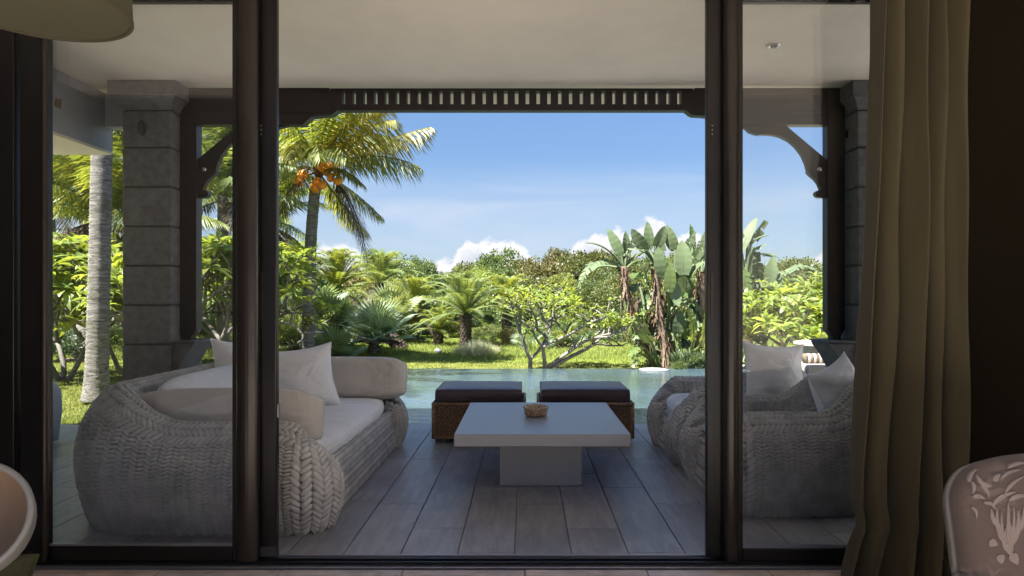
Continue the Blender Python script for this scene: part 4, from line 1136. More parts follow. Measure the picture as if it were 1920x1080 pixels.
# ---- coconut palm with orange nuts, by the pool
ct = P(598, 332, 15.0)
cp = empty('coconut_palm', (P(577, 675, 15.0)[0], 15.0, LZ), 'tall coconut palm with clusters of orange coconuts and yellow green fronds', 'palm tree')
pth = smooth_path([P(576, 684, 15), P(578, 640, 15), P(579, 560, 15), P(583, 450, 15), P(589, 372, 15), P(594, 335, 15)], 16)
V, Fc = trunk_tube([tuple(p) for p in pth], .150, .112, 14, .085, .007, .05)
MB().add(V, Fc).build('trunk', m_trunk, cp, smooth=True)
FR = [  # x1,y1 control, x2,y2 tip (px), depth of control / tip relative to the crown, leaf length, hang, material
 ((700, 262), (808, 238), -.3, -.6, .60, 1.15, 0), ((690, 268), (786, 312), -.9, -1.2, .62, 1.2, 0), ((660, 225), (745, 262), .6, .9, .62, 1.1, 0),
 ((650, 170), (735, 190), -.4, -1.2, .62, .95, 0), ((620, 150), (690, 140), .8, 1.2, .6, .8, 0), ((560, 170), (540, 130), -.5, -.9, .6, .8, 0), ((600, 180), (612, 120), .2, .0, .6, .7, 0), ((640, 200), (700, 165), -1.0, -1.6, .62, .95, 0), ((625, 200), (665, 150), -1.4, -2.4, .62, .9, 0), ((670, 225), (742, 225), -.9, -1.7, .62, 1.1, 0),
 ((600, 190), (668, 185), -1.6, -2.6, .62, .9, 0), ((575, 190), (585, 150), -1.5, -2.6, .62, .9, 0), ((640, 215), (705, 200), -1.5, -2.4, .62, 1.0, 0), ((560, 215), (520, 225), -1.6, -2.4, .62, 1.1, 0), ((615, 235), (650, 300), -1.6, -2.2, .5, .9, 0),
 ((540, 200), (470, 215), -.2, -.4, .6, 1.1, 0), ((550, 222), (510, 320), -1.2, -1.7, .62, 1.1, 0), ((530, 240), (455, 290), .7, 1.1, .6, 1.0, 0), ((565, 215), (540, 300), -1.5, -2.2, .6, 1.0, 0),
 ((585, 225), (600, 300), -1.4, -2.2, .55, .9, 0), ((545, 280), (495, 400), .5, .8, .55, .8, 1), ((550, 330), (520, 415), 1.0, 1.4, .5, .8, 1),
 ((660, 350), (716, 408), .7, 1.0, .50, .7, 1), ((640, 380), (690, 440), 1.0, 1.5, .50, .7, 1), ((630, 360), (665, 430), 1.2, 1.9, .50, .6, 1),
 ((668, 345), (690, 496), -.5, -.6, .55, .5, 2), ((655, 342), (682, 470), -.3, -.3, .50, .5, 2), ((545, 325), (525, 400), -.5, -.7, .5, .6, 2), ((635, 300), (680, 345), -.8, -1.0, .4, .7, 1)]
for i, ((ax, ay), (bx_, by), d1, d2, ll, hg, mi) in enumerate(FR):
    p0 = (ct[0] + random.uniform(-.05, .05), 15.0 + random.uniform(-.05, .05), P(0, 322, 15)[2])
    V, Fc = frond_mesh(p0, P(ax, ay, 15.0 + d1 * .8), P(bx_, by, 15.0 + d2 * .8), n=76 if mi < 2 else 56, ll=ll * 1.28, lw=.031 if mi < 2 else .022, hang=.62 * hg, droop=.55, seed=50 + i, rr=.03, t0=.2 if mi < 2 else .25, vee=.12)
    MB().add(V, Fc).build('frond', (L_coco if i % 3 else L_coco_y, L_coco, L_brown)[mi], cp)
# dry sheaths and flower stalks at the heart
for i in range(16):
    a = random.uniform(0, 6.28); e = (ct[0] + .55 * math.cos(a), 15 + .5 * math.sin(a), ct[2] + random.uniform(-.15, .55))
    MB().tube(smooth_path([(ct[0], 15, ct[2] - .05), (ct[0] + .2 * math.cos(a), 15 + .2 * math.sin(a), ct[2] + .2), e], 5), [.035, .03, .025, .02, .012, .006], 5).build('sheath', m_drystem if i % 2 else m_fibre, cp, smooth=True)
nuts = [(603, 313), (612, 321), (628, 310), (631, 322), (620, 333), (634, 339), (617, 313), (594, 341), (605, 347), (590, 352), (563, 333), (560, 342), (569, 327)]
for i, (a, c) in enumerate(nuts):
    p = P(a, c, 14.78 - .05 * (i % 3)); sz = random.uniform(.088, .104)
    V, Fc = ellipsoid((0, 0, 0), (sz, sz, sz * 1.22), 10, 8)
    o = link('coconut', mesh('coconut', V, Fc, True), m_orange, cp, loc=Vector(p) - cp.location, rot=(random.uniform(-.7, .7), random.uniform(-.9, .9), 0))
# epiphyte orchid tied to the trunk
ep = empty('orchid', P(580, 605, 14.8), 'small orange flowered orchid growing on the coconut palm trunk', 'orchid')
mb = MB(); r_ = np.random.default_rng(5)
for i in range(34):
    d = r_.normal(size=3); d[2] = abs(d[2]) - .2; d /= np.linalg.norm(d); l = r_.uniform(.16, .38)
    p = np.zeros(3); w = np.cross(d, (0, 0, 1)); w = w / (np.linalg.norm(w) + 1e-6) * .018
    q = d * l * .6; e = d * l + np.array((0, 0, -.08))
    mb.add([p - w * .4, p + w * .4, q + w, q - w, e], [(0, 1, 2, 3), (3, 2, 4)])
mb.build('leaves', L_plum, ep, local=False)
mb = MB()
for i in range(16):
    V, Fc = ellipsoid(r_.normal(size=3) * (.10, .06, .13), (.024, .02, .02), 6, 4); mb.add(V, Fc)
mb.build('petals', m_orchid, ep, local=False, smooth=True)

# ---- leaning trunk close by on the left
lt = empty('coconut_palm', (P(181, 742, 9.1)[0], 9.1, LZ), 'tall coconut palm with pale ringed bare trunk just beyond the stone pillar at the left', 'palm tree')
pth = smooth_path([P(180, 752, 9.1), P(181, 735, 9.1), P(183, 640, 9.1), P(187, 480, 9.1), P(190, 330, 9.1), P(193, 200, 9.2), P(196, 60, 9.3), P(198, -80, 9.4)], 20)
V, Fc = trunk_tube([tuple(p) for p in pth], .138, .115, 14, .055, .006, .05)
MB().add(V, Fc).build('trunk', m_trunk, lt, smooth=True)
top_ = np.array(P(198, -80, 9.4))
for i in range(14):
    a = 2 * PI * i / 14 + random.uniform(-.2, .2); l = random.uniform(2.3, 3.0)
    V, Fc = frond_mesh(top_, top_ + np.array((l * .5 * math.cos(a), l * .5 * math.sin(a), .9)), top_ + np.array((l * math.cos(a), l * math.sin(a), -.1)), n=44, ll=.5, lw=.045, hang=.5, droop=.5, seed=300 + i, rr=.03)
    MB().add(V, Fc).build('frond', L_coco, lt)

# ---- shared palm makers
def make_palm(name, label, base, th, tr, flen, nf, mat_, trunk_mat, spread=(.1, 1.25), ll=.34, lw=.016, n=64, group=None, seed=0, lean=(0, 0), hang=.25, skirt=0, cache={}, stubby=True):
    r = random.Random(seed)
    t = empty(name, base, label, 'palm tree', group)
    mb = MB(); tp = Vector((lean[0], lean[1], th))
    if stubby:
        # trunk of stacked old leaf bases
        core = smooth_path([(0, 0, -.05), (lean[0] * .4, lean[1] * .4, th * .5), tuple(tp)], 8)
        V, Fc = tube(core, [tr * .8, tr * .88, tr * .92, tr * .95, tr, tr, tr * .98, tr * .95, tr * .8], 10); mb.add(V, Fc)
        nr = max(4, int(th / .07))
        for j in range(nr):
            q = j / nr; c = catmull(np.array([(0, 0, -.05), (lean[0] * .4, lean[1] * .4, th * .5), tuple(tp)]), q)
            for k in range(9):
                a = 2 * PI * (k + .5 * (j % 2)) / 9
                V, Fc = ellipsoid((c[0] + tr * .93 * math.cos(a), c[1] + tr * .93 * math.sin(a), c[2]), (tr * .22, tr * .22, .05), 5, 4); mb.add(V, Fc)
        mb.build('trunk', trunk_mat, t, local=False)
    else:
        V, Fc = trunk_tube(smooth_path([(0, 0, -.1), (lean[0] * .4, lean[1] * .4, th * .5), tuple(tp)], 8), tr, tr * .8, 10, .1, .006, .04)
        MB().add(V, Fc).build('trunk', trunk_mat, t, smooth=True, local=False)
    key = (name, flen, ll, hang, n)
    if key not in cache:
        cache[key] = []
        for k, e in enumerate((1.38, 1.18, .95, .68, .35, -.1)):
            up = math.sin(e) * flen; ot = math.cos(e) * flen
            P1 = (ot * .45 + .05, 0, up * .62 + .22 * flen); P2 = (ot * .98 + .08, random.uniform(-.1, .1), up * .75 - .06 * flen)
            V, Fc = frond_mesh((0, 0, 0), P1, P2, n=n, ll=ll, lw=lw, hang=hang, droop=.35, seed=seed * 13 + k, rr=.018, t0=.10, vee=.60 if stubby else .3)
            cache[key].append(mesh('frond', V, Fc))
    for i in range(nf):
        q = i / nf; k = min(5, int(q * 6 * .999)); a = i * 2.399 + r.uniform(-.2, .2)
        s = r.uniform(.85, 1.08)
        me = cache[key][k]
        if len(me.materials) == 0: me.materials.append(mat_)
        o = link('frond', me, None, t, loc=tuple(tp), rot=(r.uniform(-.12, .12), r.uniform(-.12, .12), a), scale=(s, s, s))
        if o.material_slots and me.materials[0] != mat_:
            o.material_slots[0].link = 'OBJECT'; o.material_slots[0].material = mat_
    for i in range(skirt):
        a = r.uniform(0, 6.28)
        o = link('dry_frond', cache[key][5], None, t, loc=(tp[0], tp[1], tp[2] - .08), rot=(0, .5, a), scale=(.75, .75, .8))
        o.material_slots[0].link = 'OBJECT'; o.material_slots[0].material = L_brown
    return t
G = lambda px, py: CAMZ * 0 + (CAMZ - LZ) * F / (py - CY)          # distance of a lawn point seen at row py
def at(px, Y): return (X(px, Y), Y, LZ)
make_palm('date_palm', 'stocky date palm with thick dark trunk behind the pale grass tuft', at(873, 20), .95, .17, 1.85, 50, L_palm_g, m_bark_dark, seed=1, ll=.23, lw=.013, n=84)
make_palm('date_palm', 'smallest date palm with short dark trunk beside the stocky one', at(822, 20.5), .45, .15, .95, 34, L_palm_y, m_bark_dark, seed=2, ll=.18, lw=.012, n=60)
make_palm('date_palm', 'yellow green date palm half hidden behind the bare frangipani, tallest of the date palms', at(950, 21.5), 1.1, .15, 1.5, 44, L_palm_y, m_bark_dark, seed=3, ll=.23, lw=.013, n=84)
make_palm('date_palm', 'arching yellow date palm behind the leaning dark trunk', at(776, 24), 1.0, .16, 1.7, 46, L_palm_y, m_bark_dark, seed=4, ll=.25, lw=.015, n=84, skirt=5)
make_palm('date_palm', 'grey green feathery palm standing over the silver fan palm', at(712, 26), 2.0, .15, 1.8, 46, L_palm_g, m_bark_dark, seed=5, ll=.36, lw=.016, n=74, skirt=6)
make_palm('date_palm', 'tall feathery palm just to the right of the coconut palm trunk', at(632, 22), 1.75, .15, 1.8, 46, L_palm_y, m_bark, seed=6, ll=.25, lw=.015, n=84, skirt=8)
make_palm('date_palm', 'feathery palm between the door stile and the coconut palm trunk', at(545, 21), 2.0, .15, 1.8, 44, L_palm_g, m_bark, seed=7, ll=.25, lw=.015, n=84, skirt=5)
make_palm('date_palm', 'feathery palm crown peeping out behind the door stile', at(510, 26), 2.3, .15, 1.9, 40, L_palm_y, m_bark, seed=8, ll=.25, lw=.015, n=84)
# palms seen left of the stone pillar and between pillar and door stile
make_palm('coconut_palm', 'coconut palm with drooping crown seen through the glass left of the stone pillar', (X(185, 13), 13, LZ), 3.05, .13, 2.4, 40, L_coco, m_trunk, seed=21, ll=.55, lw=.034, n=64, hang=.6, skirt=9, stubby=False, lean=(.1, 0))
make_palm('coconut_palm', 'coconut palm crown farther back at the left edge of the glass', (X(95, 17), 17, LZ), 4.0, .13, 2.5, 34, L_palm_g, m_trunk, seed=22, ll=.55, lw=.034, n=64, hang=.6, skirt=6, stubby=False)
make_palm('coconut_palm', 'coconut palm crown showing behind the carved bracket', (X(418, 14), 14, LZ), 3.6, .13, 2.3, 36, L_palm_g, m_trunk, seed=23, ll=.5, lw=.032, n=64, hang=.6, skirt=6, stubby=False)
make_palm('coconut_palm', 'slender coconut palm behind the door stile with brown seed stalks', (X(498, 17), 17, LZ), 3.4, .12, 1.9, 26, L_palm_g, m_trunk, seed=24, ll=.5, lw=.032, n=64, hang=.5, skirt=10, stubby=False)
# swollen bottle palm trunk
bp = empty('bottle_palm', at(160, 15.5), 'bottle palm with swollen pale trunk beyond the ringed coconut trunk', 'palm tree')
V, Fc = revolve([(.001, -.1), (.17, -.08), (.27, .15), (.28, .4), (.22, .7), (.12, 1.0), (.09, 1.3), (.085, 2.4), (.001, 2.42)], 18)
link('trunk', mesh('trunk', V, Fc, True), m_bark_pale, bp)
for i in range(9):
    a = i * 2.4; V, Fc = frond_mesh((0, 0, 2.35), (.5 * math.cos(a), .5 * math.sin(a), 3.1), (1.2 * math.cos(a), 1.2 * math.sin(a), 2.8), n=34, ll=.4, lw=.04, hang=.2, droop=.3, seed=700 + i)
    MB().add(V, Fc).build('frond', L_palm_g, bp, local=False)

# ---- fan palms
def fan_leaf(seed, R_=.55, pet=.5, nseg=26, spread=300, cup=.25, split=.5):
    """one fan leaf growing along +x: petiole then blade, ribs radiating"""
    r = np.random.default_rng(seed); V = []; Fc = []
    a, c = tube([(0, 0, 0), (pet * .5, 0, pet * .08), (pet, 0, 0)], [.016, .012, .010], 4, False); V += [tuple(x) for x in a]; Fc += c
    for i in range(nseg):
        th_ = R(-spread / 2 + spread * (i + .5) / nseg); dth = R(spread / nseg) * .5
        L = R_ * (.72 + .28 * math.cos(th_ * .55)) * r.uniform(.93, 1.05)
        zz = lambda q: cup * q * q / R_ * .8
        b0 = len(V); s_ = L * split
        def pt(q, t_, dz=0): return (pet + q * math.cos(t_), q * math.sin(t_), zz(q) + dz - (.10 * (q / R_) ** 3 if q > s_ else 0))
        V += [pt(.012, th_), pt(s_, th_ - dth, -.008), pt(s_, th_, .014), pt(s_, th_ + dth, -.008), pt(L, th_, -.02)]
        Fc += [(b0, b0 + 1, b0 + 2), (b0, b0 + 2, b0 + 3), (b0 + 1, b0 + 4, b0 + 2), (b0 + 2, b0 + 4, b0 + 3)]
    return V, Fc
fan_cache = {}
def make_fan(label, base, th, R_, nleaf, mat_, seed=0, lean=(0, 0), tmat=None, dead=0, pet=None, elo=-.2):
    r = random.Random(seed); t = empty('fan_palm', base, label, 'fan palm')
    tmat = tmat or m_bark
    mb = MB(); pth = smooth_path([(0, 0, -.1), (lean[0] * .5, lean[1] * .5, th * .5), (lean[0], lean[1], th)], 6)
    V, Fc = trunk_tube([tuple(p) for p in pth], .13, .12, 9, .08, .02); mb.add(V, Fc)
    for i in range(22):
        a = r.uniform(0, 6.28); q = r.uniform(.2, 1); c = np.array(pth[int(q * 6)])
        d = np.array((math.cos(a), math.sin(a), r.uniform(.1, 1.2))); d /= np.linalg.norm(d)
        V, Fc = tube([c + d * .08, c + d * r.uniform(.2, .34)], [.028, .012], 4); mb.add(V, Fc)
    mb.build('trunk', tmat, t, local=False)
    if R_ not in fan_cache:
        fan_cache[R_] = [mesh('fan_leaf', *fan_leaf(seed * 7 + k, R_, (pet or R_ * .9), cup=.15 + .1 * k, split=.45 + .1 * k)) for k in range(3)]
        for me in fan_cache[R_]: me.materials.append(mat_)
    for i in range(nleaf):
        q = (i + .5) / nleaf; e = 1.35 - (1.35 - elo) * q; a = i * 2.399 + r.uniform(-.25, .25)
        me = fan_cache[R_][i % 3]
        o = link('fan_leaf', me, None, t, loc=(lean[0], lean[1], th - .03), rot=(r.uniform(-.5, .5), -e, a)); o.rotation_mode = 'XYZ'
        s = r.uniform(.8, 1.1); o.scale = (s, s, s)
        m_ = mat_
        if i >= nleaf - dead: m_ = L_brown
        if me.materials[0] != m_: o.material_slots[0].link = 'OBJECT'; o.material_slots[0].material = m_
    return t
make_fan('silver green fan palm with short pale leaning trunk in the middle of the lawn edge', at(696, 17), .42, .60, 26, L_fan_s, 31, lean=(.1, .1), tmat=m_bark_pale, dead=4)
make_fan('low stemless fan palm spreading on the lawn before the silver one', at(632, 15.8), .02, .50, 15, L_fan, 32, elo=.15)
make_fan('fan palm standing tight behind the coconut palm trunk', at(616, 17.6), .65, .60, 20, L_fan, 33, dead=3)
make_fan('pale fan palm nearest the door stile', at(552, 16.5), .30, .58, 18, L_fan, 34, tmat=m_bark_pale, dead=2)
make_fan('fan palm in shade between the pale one and the coconut trunk', at(590, 19.5), .9, .62, 18, L_fan_s, 35)
make_fan('fan palm by the leaning dark trunk', at(735, 21), .8, .66, 18, L_fan, 36, dead=4)
make_fan('small bluish fan palm under the bare frangipani', at(995, 19.0), .05, .42, 14, L_fan_s, 37, elo=.3)
make_fan('yellowish fan palm under the frangipani beside the banana clump', at(1052, 19.5), .05, .5, 14, L_fan, 38, elo=.3)
# leaning dark log-like trunk
t = empty('leaning_trunk', at(742, 19), 'short leaning trunk of dark leaf bases beside the silver fan palm', 'tree stump')
mb = MB(); a0 = np.array((X(748, 19) - X(742, 19) + .1, 0, -.02)); a1_ = np.array((-.38, .1, .55))
V, Fc = tube([a0, (a0 + a1_) / 2, a1_], [.14, .19, .17], 9); mb.add(V, Fc)
for j in range(9):
    for k in range(9):
        c = a0 + (a1_ - a0) * (j + .5) / 9; a = 2 * PI * (k + .5 * (j % 2)) / 9
        V, Fc = ellipsoid((c[0] + .17 * math.cos(a) * .8, c[1] + .17 * math.sin(a), c[2] + .17 * math.cos(a) * .5), (.055, .045, .05), 5, 4); mb.add(V, Fc)
mb.build('trunk', m_bark_dark, t, local=False)

# ---- giant bird-of-paradise clumps
def paddle(base, tip, w, n_hint, bend=.12, torn=0, seed=0, petiole=None, pr=.022):
    """big leaf blade from base to tip (world points), folded along its midrib; torn: number of slits per side"""
    r = np.random.default_rng(seed)
    b0 = np.array(base, float); b1 = np.array(tip, float); ax = b1 - b0; L = np.linalg.norm(ax); ax /= L
    nh = np.array(n_hint, float); nh = nh - ax * nh.dot(ax); nh /= np.linalg.norm(nh); sd = np.cross(ax, nh)
    V = []; Fc = []
    n = 22
    def wid(q): return w * .5 * (math.sin(PI * min(1, (q * .93 + .07)) ** .82) ** .62) * (1 if q < .93 else max(0, (1 - q) / .07) ** .5)
    cl_ = lambda q: b0 + ax * L * q + nh * (4 * bend * L * q * (1 - q)) 
    if not torn:
        for i in range(n + 1):
            q = i / n; c = cl_(q); w_ = wid(q); rip = .004 * math.sin(q * 34 + seed)
            for k, (s_, d_) in enumerate(((-1, .16), (-.5, .10), (0, 0), (.5, .10), (1, .16))):
                V.append(tuple(c + sd * s_ * w_ + nh * (d_ * w_ + rip * abs(s_))))
        for i in range(n):
            for k in range(4): a = i * 5 + k; Fc.append((a, a + 1, a + 6, a + 5))
    else:
        for s_ in (-1, 1):
            cuts = np.sort(np.r_[0, r.uniform(.05, .97, torn), 1])
            for a, c in zip(cuts, cuts[1:]):
                if c - a < .01: continue
                dr = r.uniform(.0, .45); k0 = len(V)
                for j in range(4):
                    f = j / 3
                    for q in (a, a + (c - a) * .86):
                        w_ = wid((a + c) / 2)
                        V.append(tuple(cl_(q) + sd * s_ * w_ * f + ax * .25 * w_ * f + nh * (.14 * w_ * f) + np.array((0, 0, -1)) * dr * w_ * f * f * 1.4))
                for j in range(3): Fc.append((k0 + 2 * j, k0 + 2 * j + 1, k0 + 2 * j + 3, k0 + 2 * j + 2))
    mid = [cl_(i / 6) - nh * .006 for i in range(7)]
    a, c = tube(mid, [pr * .7 * (1 - .12 * i) for i in range(7)], 5, False); o = len(V); V += [tuple(x) for x in a]; Fc += [tuple(i_ + o for i_ in f) for f in c]
    if petiole is not None:
        p0 = np.array(petiole, float); mp = (p0 + b0) / 2 + np.array((0, 0, .08 * np.linalg.norm(b0 - p0)))
        mp = mp if np.linalg.norm(b0 - p0) > .05 else mp
        pt_ = smooth_path([p0, mp, b0, cl_(.05)], 8)
        a, c = tube(pt_, [pr * 1.5 - pr * .06 * i for i in range(9)], 6, False); o = len(V); V += [tuple(x) for x in a]; Fc += [tuple(i_ + o for i_ in f) for f in c]
    return V, Fc
def strel(label, base_px, YY, crowns, leaves):
    t = empty('giant_bird_of_paradise', (X(base_px, YY), YY, LZ), label, 'banana-like plant')
    for (pts, r0, r1, skirt) in crowns:
        pw = [P(a, c, YY + dz) for a, c, dz in pts]
        V, Fc = trunk_tube([tuple(p) for p in smooth_path(pw, 12)], r0 * .72, r1 * .72, 10, .09, .012)
        MB().add(V, Fc).build('trunk', m_drystem, t, smooth=True)
        mb = MB(); r = np.random.default_rng(int(pts[0][0]))
        tp = np.array(pw[-1]); A = [np.array(p) for p in smooth_path(pw, 20)]
        for i in range(skirt // 2):
            q = 1 - (r.random() ** 1.5) * .85; c = A[int(q * 20)]
            a = r.uniform(0, 6.28); l = r.uniform(.06, .20); o_ = np.array((math.cos(a), math.sin(a), 0))
            s0 = c + o_ * r0 * .6; s1 = s0 + o_ * r.uniform(.02, .12) + np.array((0, 0, r.uniform(.0, .08))); s2 = s1 + o_ * .04 + np.array((0, 0, -l))
            w = np.cross(o_, (0, 0, 1)) * r.uniform(.008, .026)
            mb.add([s0 - w, s0 + w, s1 + w, s1 - w, s2 + w * .3, s2 - w * .3], [(0, 1, 2, 3), (3, 2, 4, 5)])
        mb.build('dry_sheaths', m_fibre, t, kind='stuff')
        mb2 = MB()
        for i in range(skirt // 4):
            q = r.random() * .95; c = A[int(q * 20)]
            a = r.uniform(0, 6.28); l = r.uniform(.15, .38); o_ = np.array((math.cos(a), math.sin(a), 0)); w = np.cross(o_, (0, 0, 1)) * r.uniform(.012, .03)
            s0 = c + o_ * r0 * .75; s2 = s0 + o_ * .05 + np.array((r.normal() * .04, 0, -l))
            mb2.add([s0 - w, s0 + w, s2 + w * .5, s2 - w * .5], [(0, 1, 2, 3)])
        mb2.build('dry_strips', m_drystem, t, kind='stuff')
    rr = random.Random(base_px)
    extra = []
    xs_ = [c_[0][-1][0] for c_ in crowns]; lo, hi = min(xs_) + 10, max(xs_) + 5
    for i in range(26):
        x0 = rr.uniform(lo, hi); y0 = rr.uniform(540, 690); s_ = rr.choice((-1, 1)); ln = rr.uniform(45, 85)
        bx = x0 + s_ * rr.uniform(4, 26); by = y0 - rr.uniform(5, 45); up_ = rr.random() < .5
        tp_ = (bx + s_ * rr.uniform(5, 30), by - ln) if up_ else (bx + s_ * rr.uniform(20, 45), by + rr.uniform(-10, 45))
        dd = rr.uniform(.1, 1.0)
        extra.append(((x0, min(692, y0 + 30)), (bx, by), tp_, rr.uniform(.26, .44), dd, dd + rr.uniform(-.2, .3), (s_ * rr.uniform(-.5, .5), -1, rr.uniform(.2, 1)), rr.uniform(.03, .14), rr.choice((0, 4, 8, 12)), rr.choice((0, 0, 1, 1))))
    for i, (pet, b_, tp, w, d0, d1, hint, bend, torn, mt) in enumerate(list(leaves) + extra):
        V, Fc = paddle(P(*b_, YY + d0), P(*tp, YY + d1), w * .64, hint, bend, torn, seed=int(b_[0]) + i, petiole=P(*pet, YY + (0 if len(pet) < 3 else 0)))
        MB().add(V, Fc).build('leaf', (L_strel, L_strel_y, L_brown)[mt], t, smooth=True)
fr = (0, -1, .3); frl = (-.6, -.8, .4); frr = (.6, -.8, .4); upn = (0, -.3, 1)
YS = 13.7
strel('giant bird of paradise clump with big paddle leaves at the end of the pool', 1240, YS, [
    ([(1226, 690, .2), (1205, 640, .2), (1186, 588, .1), (1174, 545, 0), (1170, 500, 0)], .075, .10, 190),
    ([(1250, 693, 0), (1246, 650, 0), (1238, 600, 0), (1232, 545, 0), (1232, 492, 0)], .13, .09, 190),
    ([(1262, 693, .5), (1262, 640, .5), (1262, 580, .5), (1266, 500, .5)], .10, .08, 60),
    ([(1300, 693, .4), (1308, 640, .3), (1315, 560, .2), (1316, 505, .2)], .10, .10, 150),
    ([(1219, 693, .7), (1221, 640, .7), (1224, 590, .7)], .08, .08, 110)], [
    ((1169, 503), (1151, 479), (1097, 455), .28, -.1, -.3, upn, .10, 0, 0),
    ((1169, 503), (1165, 480), (1139, 429), .36, 0, .0, fr, .05, 0, 0),
    ((1170, 503), (1171, 477), (1173, 433), .34, .2, .3, frr, .05, 0, 0),
    ((1171, 503), (1176, 472), (1192, 438), .26, .1, .2, frr, .05, 5, 0),
    ((1168, 505), (1138, 488), (1086, 538), .42, -.1, -.4, upn, .22, 12, 0),
    ((1168, 506), (1122, 500), (1110, 530), .30, .3, .5, upn, .10, 8, 0),
    ((1172, 506), (1196, 489), (1210, 540), .30, .1, .2, upn, .15, 8, 1),
    ((1172, 506), (1190, 478), (1236, 476), .30, .3, .4, upn, .08, 4, 0),
    ((1230, 500), (1212, 471), (1184, 429), .40, -.2, -.3, frl, .04, 0, 0),
    ((1231, 500), (1217, 468), (1214, 415), .34, .2, .2, fr, .04, 0, 0),
    ((1232, 500), (1228, 464), (1247, 424), .42, 0, .1, frr, .06, 0, 0),
    ((1230, 500), (1207, 470), (1176, 467), .26, -.2, -.4, upn, .06, 3, 0),
    ((1233, 500), (1240, 478), (1231, 440), .40, .5, .6, fr, .05, 2, 0),
    ((1236, 520), (1244, 522), (1234, 462), .42, -.3, -.4, frl, .06, 0, 0),
    ((1265, 510), (1266, 470), (1250, 422), .42, .1, .1, frl, .05, 0, 0),
    ((1266, 510), (1281, 516), (1279, 450), .56, -.3, -.2, fr, .05, 0, 0),
    ((1267, 508), (1282, 470), (1302, 432), .34, .1, .2, frr, .05, 3, 0),
    ((1255, 600), (1254, 548), (1257, 492), .38, -.5, -.5, fr, .05, 0, 1),
    ((1268, 515), (1294, 520), (1326, 490), .44, -.2, -.3, upn, .12, 0, 0),
    ((1268, 508), (1292, 498), (1316, 462), .40, 0, .1, frr, .05, 3, 0),
    ((1300, 500), (1297, 462), (1294, 420), .32, .5, .5, frr, .05, 0, 1),
    ((1316, 510), (1318, 470), (1330, 425), .34, .2, .2, fr, .05, 0, 0), ((1316, 510), (1330, 480), (1352, 450), .34, .2, .2, fr, .05, 0, 0),
    ((1255, 505), (1262, 530), (1272, 575), .40, -.4, -.5, fr, -.05, 0, 0),
    ((1262, 640), (1258, 590), (1248, 530), .34, .4, .5, fr, .05, 0, 0),
    ((1290, 690), (1300, 640), (1290, 575), .50, -.4, -.6, frr, .05, 14, 1),
    ((1285, 690), (1270, 630), (1275, 580), .40, -.2, -.3, fr, .05, 0, 0),
    ((1275, 690), (1312, 650), (1322, 580), .40, -.3, -.5, frr, .06, 10, 1),
    ((1235, 690), (1222, 642), (1192, 592), .50, -.3, -.7, frl, .08, 2, 0),
    ((1232, 690), (1206, 650), (1180, 668), .34, -.3, -.7, upn, .12, 10, 1), ((1230, 690), (1200, 662), (1184, 695), .30, -.4, -.9, upn, .12, 10, 1),
    ((1240, 690), (1206, 620), (1188, 640), .34, .1, -.1, upn, .1, 8, 1), ((1240, 600), (1220, 560), (1196, 600), .36, .2, .1, upn, .1, 8, 1), ((1250, 600), (1296, 560), (1322, 600), .40, .2, .1, upn, .1, 10, 1),
    ((1236, 560), (1210, 545), (1192, 585), .30, .6, .6, upn, .1, 8, 2), ((1262, 560), (1290, 540), (1304, 590), .30, .6, .6, upn, .1, 8, 0)])
YR = 15.0
strel('giant bird of paradise clump behind the door glass, beside the white flowered bush', 1405, YR, [
    ([(1400, 650, 0), (1396, 600, 0), (1398, 550, 0), (1400, 515, 0)], .10, .10, 90),
    ([(1418, 650, .3), (1416, 600, .3), (1420, 560, .3), (1432, 530, .3)], .09, .09, 90),
    ([(1372, 650, .3), (1376, 580, .3), (1380, 520, .3)], .09, .09, 60)], [
    ((1396, 520), (1388, 474), (1420, 407), .40, 0, .2, frl, .05, 0, 0),
    ((1398, 520), (1402, 457), (1438, 411), .34, .2, .2, frr, .05, 2, 0),
    ((1399, 520), (1408, 456), (1441, 441), .28, 0, -.2, upn, .08, 0, 0),
    ((1396, 520), (1389, 460), (1372, 415), .44, .1, .1, fr, .05, 0, 0),
    ((1399, 520), (1414, 468), (1438, 458), .26, .2, .2, upn, .08, 3, 1),
    ((1399, 520), (1412, 478), (1468, 492), .40, .2, .1, upn, .18, 8, 0),
    ((1400, 520), (1392, 500), (1402, 560), .44, -.3, -.3, fr, .05, 10, 1),
    ((1390, 520), (1375, 480), (1350, 500), .44, -.1, -.1, upn, .10, 6, 0),
    ((1432, 540), (1440, 536), (1450, 480), .44, -.3, -.2, fr, .06, 0, 0),
    ((1430, 540), (1420, 520), (1418, 470), .40, .3, .3, fr, .06, 4, 0),
    ((1432, 540), (1446, 532), (1506, 494), .36, -.1, -.2, upn, .12, 3, 0),
    ((1434, 540), (1468, 515), (1545, 514), .42, .1, .0, upn, .22, 16, 0),
    ((1434, 545), (1452, 530), (1500, 530), .34, .3, .4, upn, .15, 4, 1),
    ((1380, 560), (1392, 560), (1412, 610), .34, -.2, -.2, fr, .05, 10, 1)])

